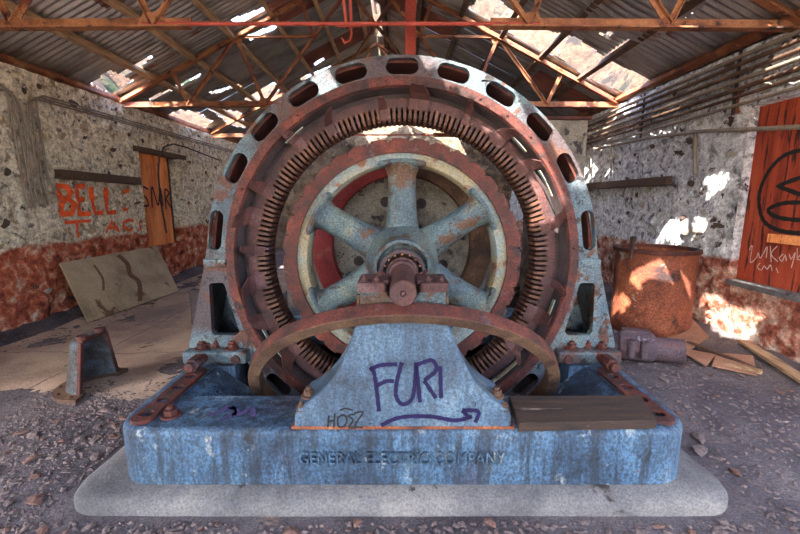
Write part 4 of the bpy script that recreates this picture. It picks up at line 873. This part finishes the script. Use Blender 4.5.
for i, px in enumerate((591, 611)):
    mark(MB().tube([at_X(px, 143, XR - .11), at_X(px, 176, XR - .11)], 0.014, 6).build('hanger_rod', CONDUIT), 'thin rod from conduit to timber lintel, ' + ('left' if i == 0 else 'right') + ' of two', 'rod', 'hanger rods')
mark(MB().bar(at_X(737, 89, XR - .03), at_X(738, 113, XR - .03), 0.05, 0.07, V((1, 0, 0))).build('wood_block', RUST_O), 'short orange wooden block on the right wall above the plywood', 'block')

TX, TY, TR, TH = 3.13, 4.86, 0.435, 1.03
tank = thing('rusty_tank', (TX, TY, 0), 'open rusty cylindrical steel tank against the right wall', 'tank')
tp_ = [(0, 0.0), (TR - 0.01, 0.0), (TR, 0.02)] + [(TR + 0.004 * math.sin(k * 2.1), 0.02 + (TH - 0.06) * k / 8) for k in range(1, 9)] + [(TR - 0.02, TH - 0.04), (TR - 0.02, 0.06), (0, 0.06)]
MB().lathe(tp_, (TX, TY, 0), axis='Z', n=56, closed=False).build('shell', TANKM, tank, smooth=40)
MB().lathe([(TR - 0.022, TH - 0.045), (TR + 0.028, TH - 0.045), (TR + 0.028, TH), (TR - 0.022, TH)], (TX, TY, 0), axis='Z', n=56).build('rim', RUST, tank, smooth=40, bevel=0.006)
tx = at_Y(624, 250, 4.72)
MB().tube([V((2.72, 4.66, 0.92)), V((2.72, 4.66, 1.17))], 0.024, 10).tube([V((2.72, 4.66, 1.13)), V((2.72, 4.66, 1.18))], 0.036, 6).build('pipe_stub', RUST_B, tank)
vc = thing('pipe_casting', (2.45, 3.85, 0), 'purple-brown cast iron pipe fitting lying on the floor by the tank', 'casting')
a_, b_ = V((2.10, 4.02, 0.13)), V((2.78, 3.74, 0.13)); dv = (b_ - a_).normalized(); LV = (b_ - a_).length
def along(t): return a_ + dv * t
MB().tube([along(0), along(0.03), along(0.18), along(0.20)], [0.105, 0.115, 0.115, 0.13], 20).build('left_sleeve', CASTM, vc, smooth=40)
MB().tube([along(0.16), along(0.19), along(0.46), along(0.50)], [0.13, 0.16, 0.16, 0.12], 8, side=(0, 0, 1)).build('body', CASTM, vc, bevel=0.02, seg=3, smooth=40)
ms = MB().tube([along(0.48), along(0.70), along(LV)], [0.115, 0.12, 0.125], 22, cap=False); ms.tube([along(LV), along(0.52)], [0.10, 0.09], 22, cap=False); ms.build('right_sleeve', CASTM, vc, smooth=40)
for t in (0.26, 0.37):
    p = along(t) + V((-0.05, -0.15, 0.04)); mm = MB().lathe([(0.017, -0.10), (0.036, -0.10), (0.036, 0.07), (0.017, 0.07)], p, axis='Z', n=14); mm.build('bolt_boss', CASTM, vc, smooth=40)
MB().box(along(0.33) + V((0, 0.02, 0.155)), (0.26, 0.12, 0.025), Matrix.Rotation(math.atan2(dv.y, dv.x), 3, 'Z')).build('top_flange', CASTM, vc, bevel=0.006)

def flat_piece(name, pts, th, mat, label, cat, warp=0.02, zs=None):
    m = MB(); n = len(pts); c = sum(pts, V()) / n
    ring = []
    for a, b in zip(pts, pts[1:] + pts[:1]):
        for i in range(5): p = a.lerp(b, i / 5); ring.append(p + V((0, 0, abs(warp * noise.noise(p * 3)))))
    k = len(ring); m.v = [tuple(p + V((0, 0, th))) for p in ring] + [tuple(p) for p in ring] + [tuple(c + V((0, 0, th))), tuple(c)]
    for i in range(k): j = (i + 1) % k; m.f += [(i, j, 2 * k), (k + j, k + i, 2 * k + 1), (i, k + i, k + j, j)]
    return mark(m.build(name, mat, smooth=40), label, cat)
G = lambda x, y_, dz=0.02: (lambda p: V((p.x, p.y, fl_h(p.x, p.y) + dz)))(at_Z(x, y_, 0.01))
flat_piece('tan_sheet', [G(664, 341), G(690, 330, .07), G(708, 344, .05), G(690, 350)], 0.012, CARD, 'tan rusty sheet leaning up behind the casting', 'sheet')
flat_piece('tan_sheet', [G(676, 348, .03), G(716, 356, .03), G(706, 366), G(664, 341)], 0.012, CARD, 'tan sheet lying flat in front of the tank', 'sheet')
flat_piece('tan_sheet', [G(716, 354, .02), G(752, 362, .03), G(757, 376), G(712, 366)], 0.012, CARD, 'tan broken sheet nearest the long planks', 'sheet')
for pts, w, lb in ((((742, 351), (806, 388)), 0.11, 'long weathered plank lying against the foot of the right wall'), (((724, 365), (762, 374)), 0.07, 'short weathered stick lying by the tan sheets')):
    p, q = G(*pts[0], .03), G(*pts[1], .03); mark(MB().bar(p, q, w, 0.03).build('wooden_plank', WOOD, bevel=0.004), lb, 'plank')
mark(MB().bar(G(688, 345, .05), G(760, 372, .03), 0.05, 0.025).build('wooden_stick', WOODD, bevel=0.003), 'thin dark stick across the tan sheets', 'stick')

# ------------------------------------------------------------------ rubble
cmesh = []
for k in range(8):
    bm = bmesh.new(); bmesh.ops.create_icosphere(bm, subdivisions=1, radius=1.0)
    for v in bm.verts:
        v.co *= 1 + 0.45 * noise.noise(v.co * 1.2 + V((k * 5, 3, 0))); v.co.z *= 0.36
    for _ in range(4):
        nrm = V((random.uniform(-1, 1), random.uniform(-1, 1), random.uniform(-.2, .2))).normalized(); d = random.uniform(0.45, 0.75)
        for v in bm.verts:
            e = v.co.dot(nrm) - d
            if e > 0: v.co -= nrm * e
    me = bpy.data.meshes.new('stone_chip'); bm.to_mesh(me); bm.free(); me.materials.append(CHIP if k % 4 else CHIP2); cmesh.append(me)
def in_plinth(x, y_): return abs(x - X0) < 1.87 and 1.78 < y_ < 4.8
rs = random.Random(21); placed = []; tries = 0
zones = [((-2.7, -1.75, 1.72, 2.9), 95, 'flat grey stone chip on the floor left of the plinth', 'stone chips left of the plinth'),
         ((-2.1, 2.1, 1.62, 1.84), 85, 'small grey stone chip on the floor in front of the plinth', 'stone chips in front of the plinth'),
         ((1.8, 3.5, 1.72, 3.9), 85, 'flat shale chip on the floor right of the plinth', 'stone chips right of the plinth'),
         ((-4.5, -3.8, 4.0, 6.5), 25, 'lump of fallen plaster at the foot of the left wall', 'fallen lumps along the left wall')]
for (xa, xb, ya, yb), n, lb, gr in zones:
    k = 0
    while k < n:
        x, y_ = rs.uniform(xa, xb), rs.uniform(ya, yb)
        if in_plinth(x, y_): continue
        s = rs.uniform(0.018, 0.048) if k % 6 else rs.uniform(0.04, 0.07)
        s *= 0.62 if 'front' in lb else 0.8
        if any((x - a) ** 2 + (y_ - b) ** 2 < (1.25 * (s + c)) ** 2 for a, b, c in placed): tries += 1; s *= 0.5 if tries > 400 else 1.0
        if any((x - a) ** 2 + (y_ - b) ** 2 < (1.25 * (s + c)) ** 2 for a, b, c in placed) and tries < 900: continue
        placed.append((x, y_, s))
        o = link('stone_chip', cmesh[rs.randrange(8)], None, None, (x, y_, fl_h(x, y_) + s * 0.22)); o.scale = (s * rs.uniform(0.8, 1.5), s, s); o.rotation_euler = (rs.uniform(-.25, .25), rs.uniform(-.25, .25), rs.uniform(0, 6.28))
        mark(o, lb, 'stone', gr); k += 1
gm = MB(); rs = random.Random(5); cnt = 0
octa = [(1, 0, 0), (0, 1, 0), (-1, 0, 0), (0, -1, 0), (0, 0, 0.45), (0, 0, -0.45)]; of = [(0, 1, 4), (1, 2, 4), (2, 3, 4), (3, 0, 4), (1, 0, 5), (2, 1, 5), (3, 2, 5), (0, 3, 5)]
while cnt < 5200:
    u = rs.random()
    if u < 0.3: x, y_ = rs.uniform(-3.0, -1.7), rs.uniform(1.6, 3.4)
    elif u < 0.48: x, y_ = rs.uniform(-2.2, 2.2), rs.uniform(1.6, 1.84)
    elif u < 0.8: x, y_ = rs.uniform(1.7, 3.6), rs.uniform(1.6, 5.2)
    elif u < 0.9: x, y_ = XL + 0.1 + abs(rs.gauss(0, 0.5)), rs.uniform(3.8, 9)
    else: x, y_ = XR - 0.1 - abs(rs.gauss(0, 0.4)), rs.uniform(2.4, 8)
    if in_plinth(x, y_): continue
    s = rs.uniform(0.006, 0.022); a = rs.uniform(0, 6.28); ca, sa = math.cos(a), math.sin(a); st_ = rs.uniform(0.6, 1.6); z = fl_h(x, y_) + s * 0.2
    gm.add([(x + (p[0] * st_ * ca - p[1] * sa) * s, y_ + (p[0] * st_ * sa + p[1] * ca) * s, z + p[2] * s) for p in [(q[0] * rs.uniform(.6, 1.1), q[1] * rs.uniform(.6, 1.1), q[2]) for q in octa]], of); cnt += 1
mark(gm.build('gravel', CHIP, origin=V((0, 0, 0))), 'fine grey gravel and shale crumbs strewn over the floor', 'gravel', kind='stuff')
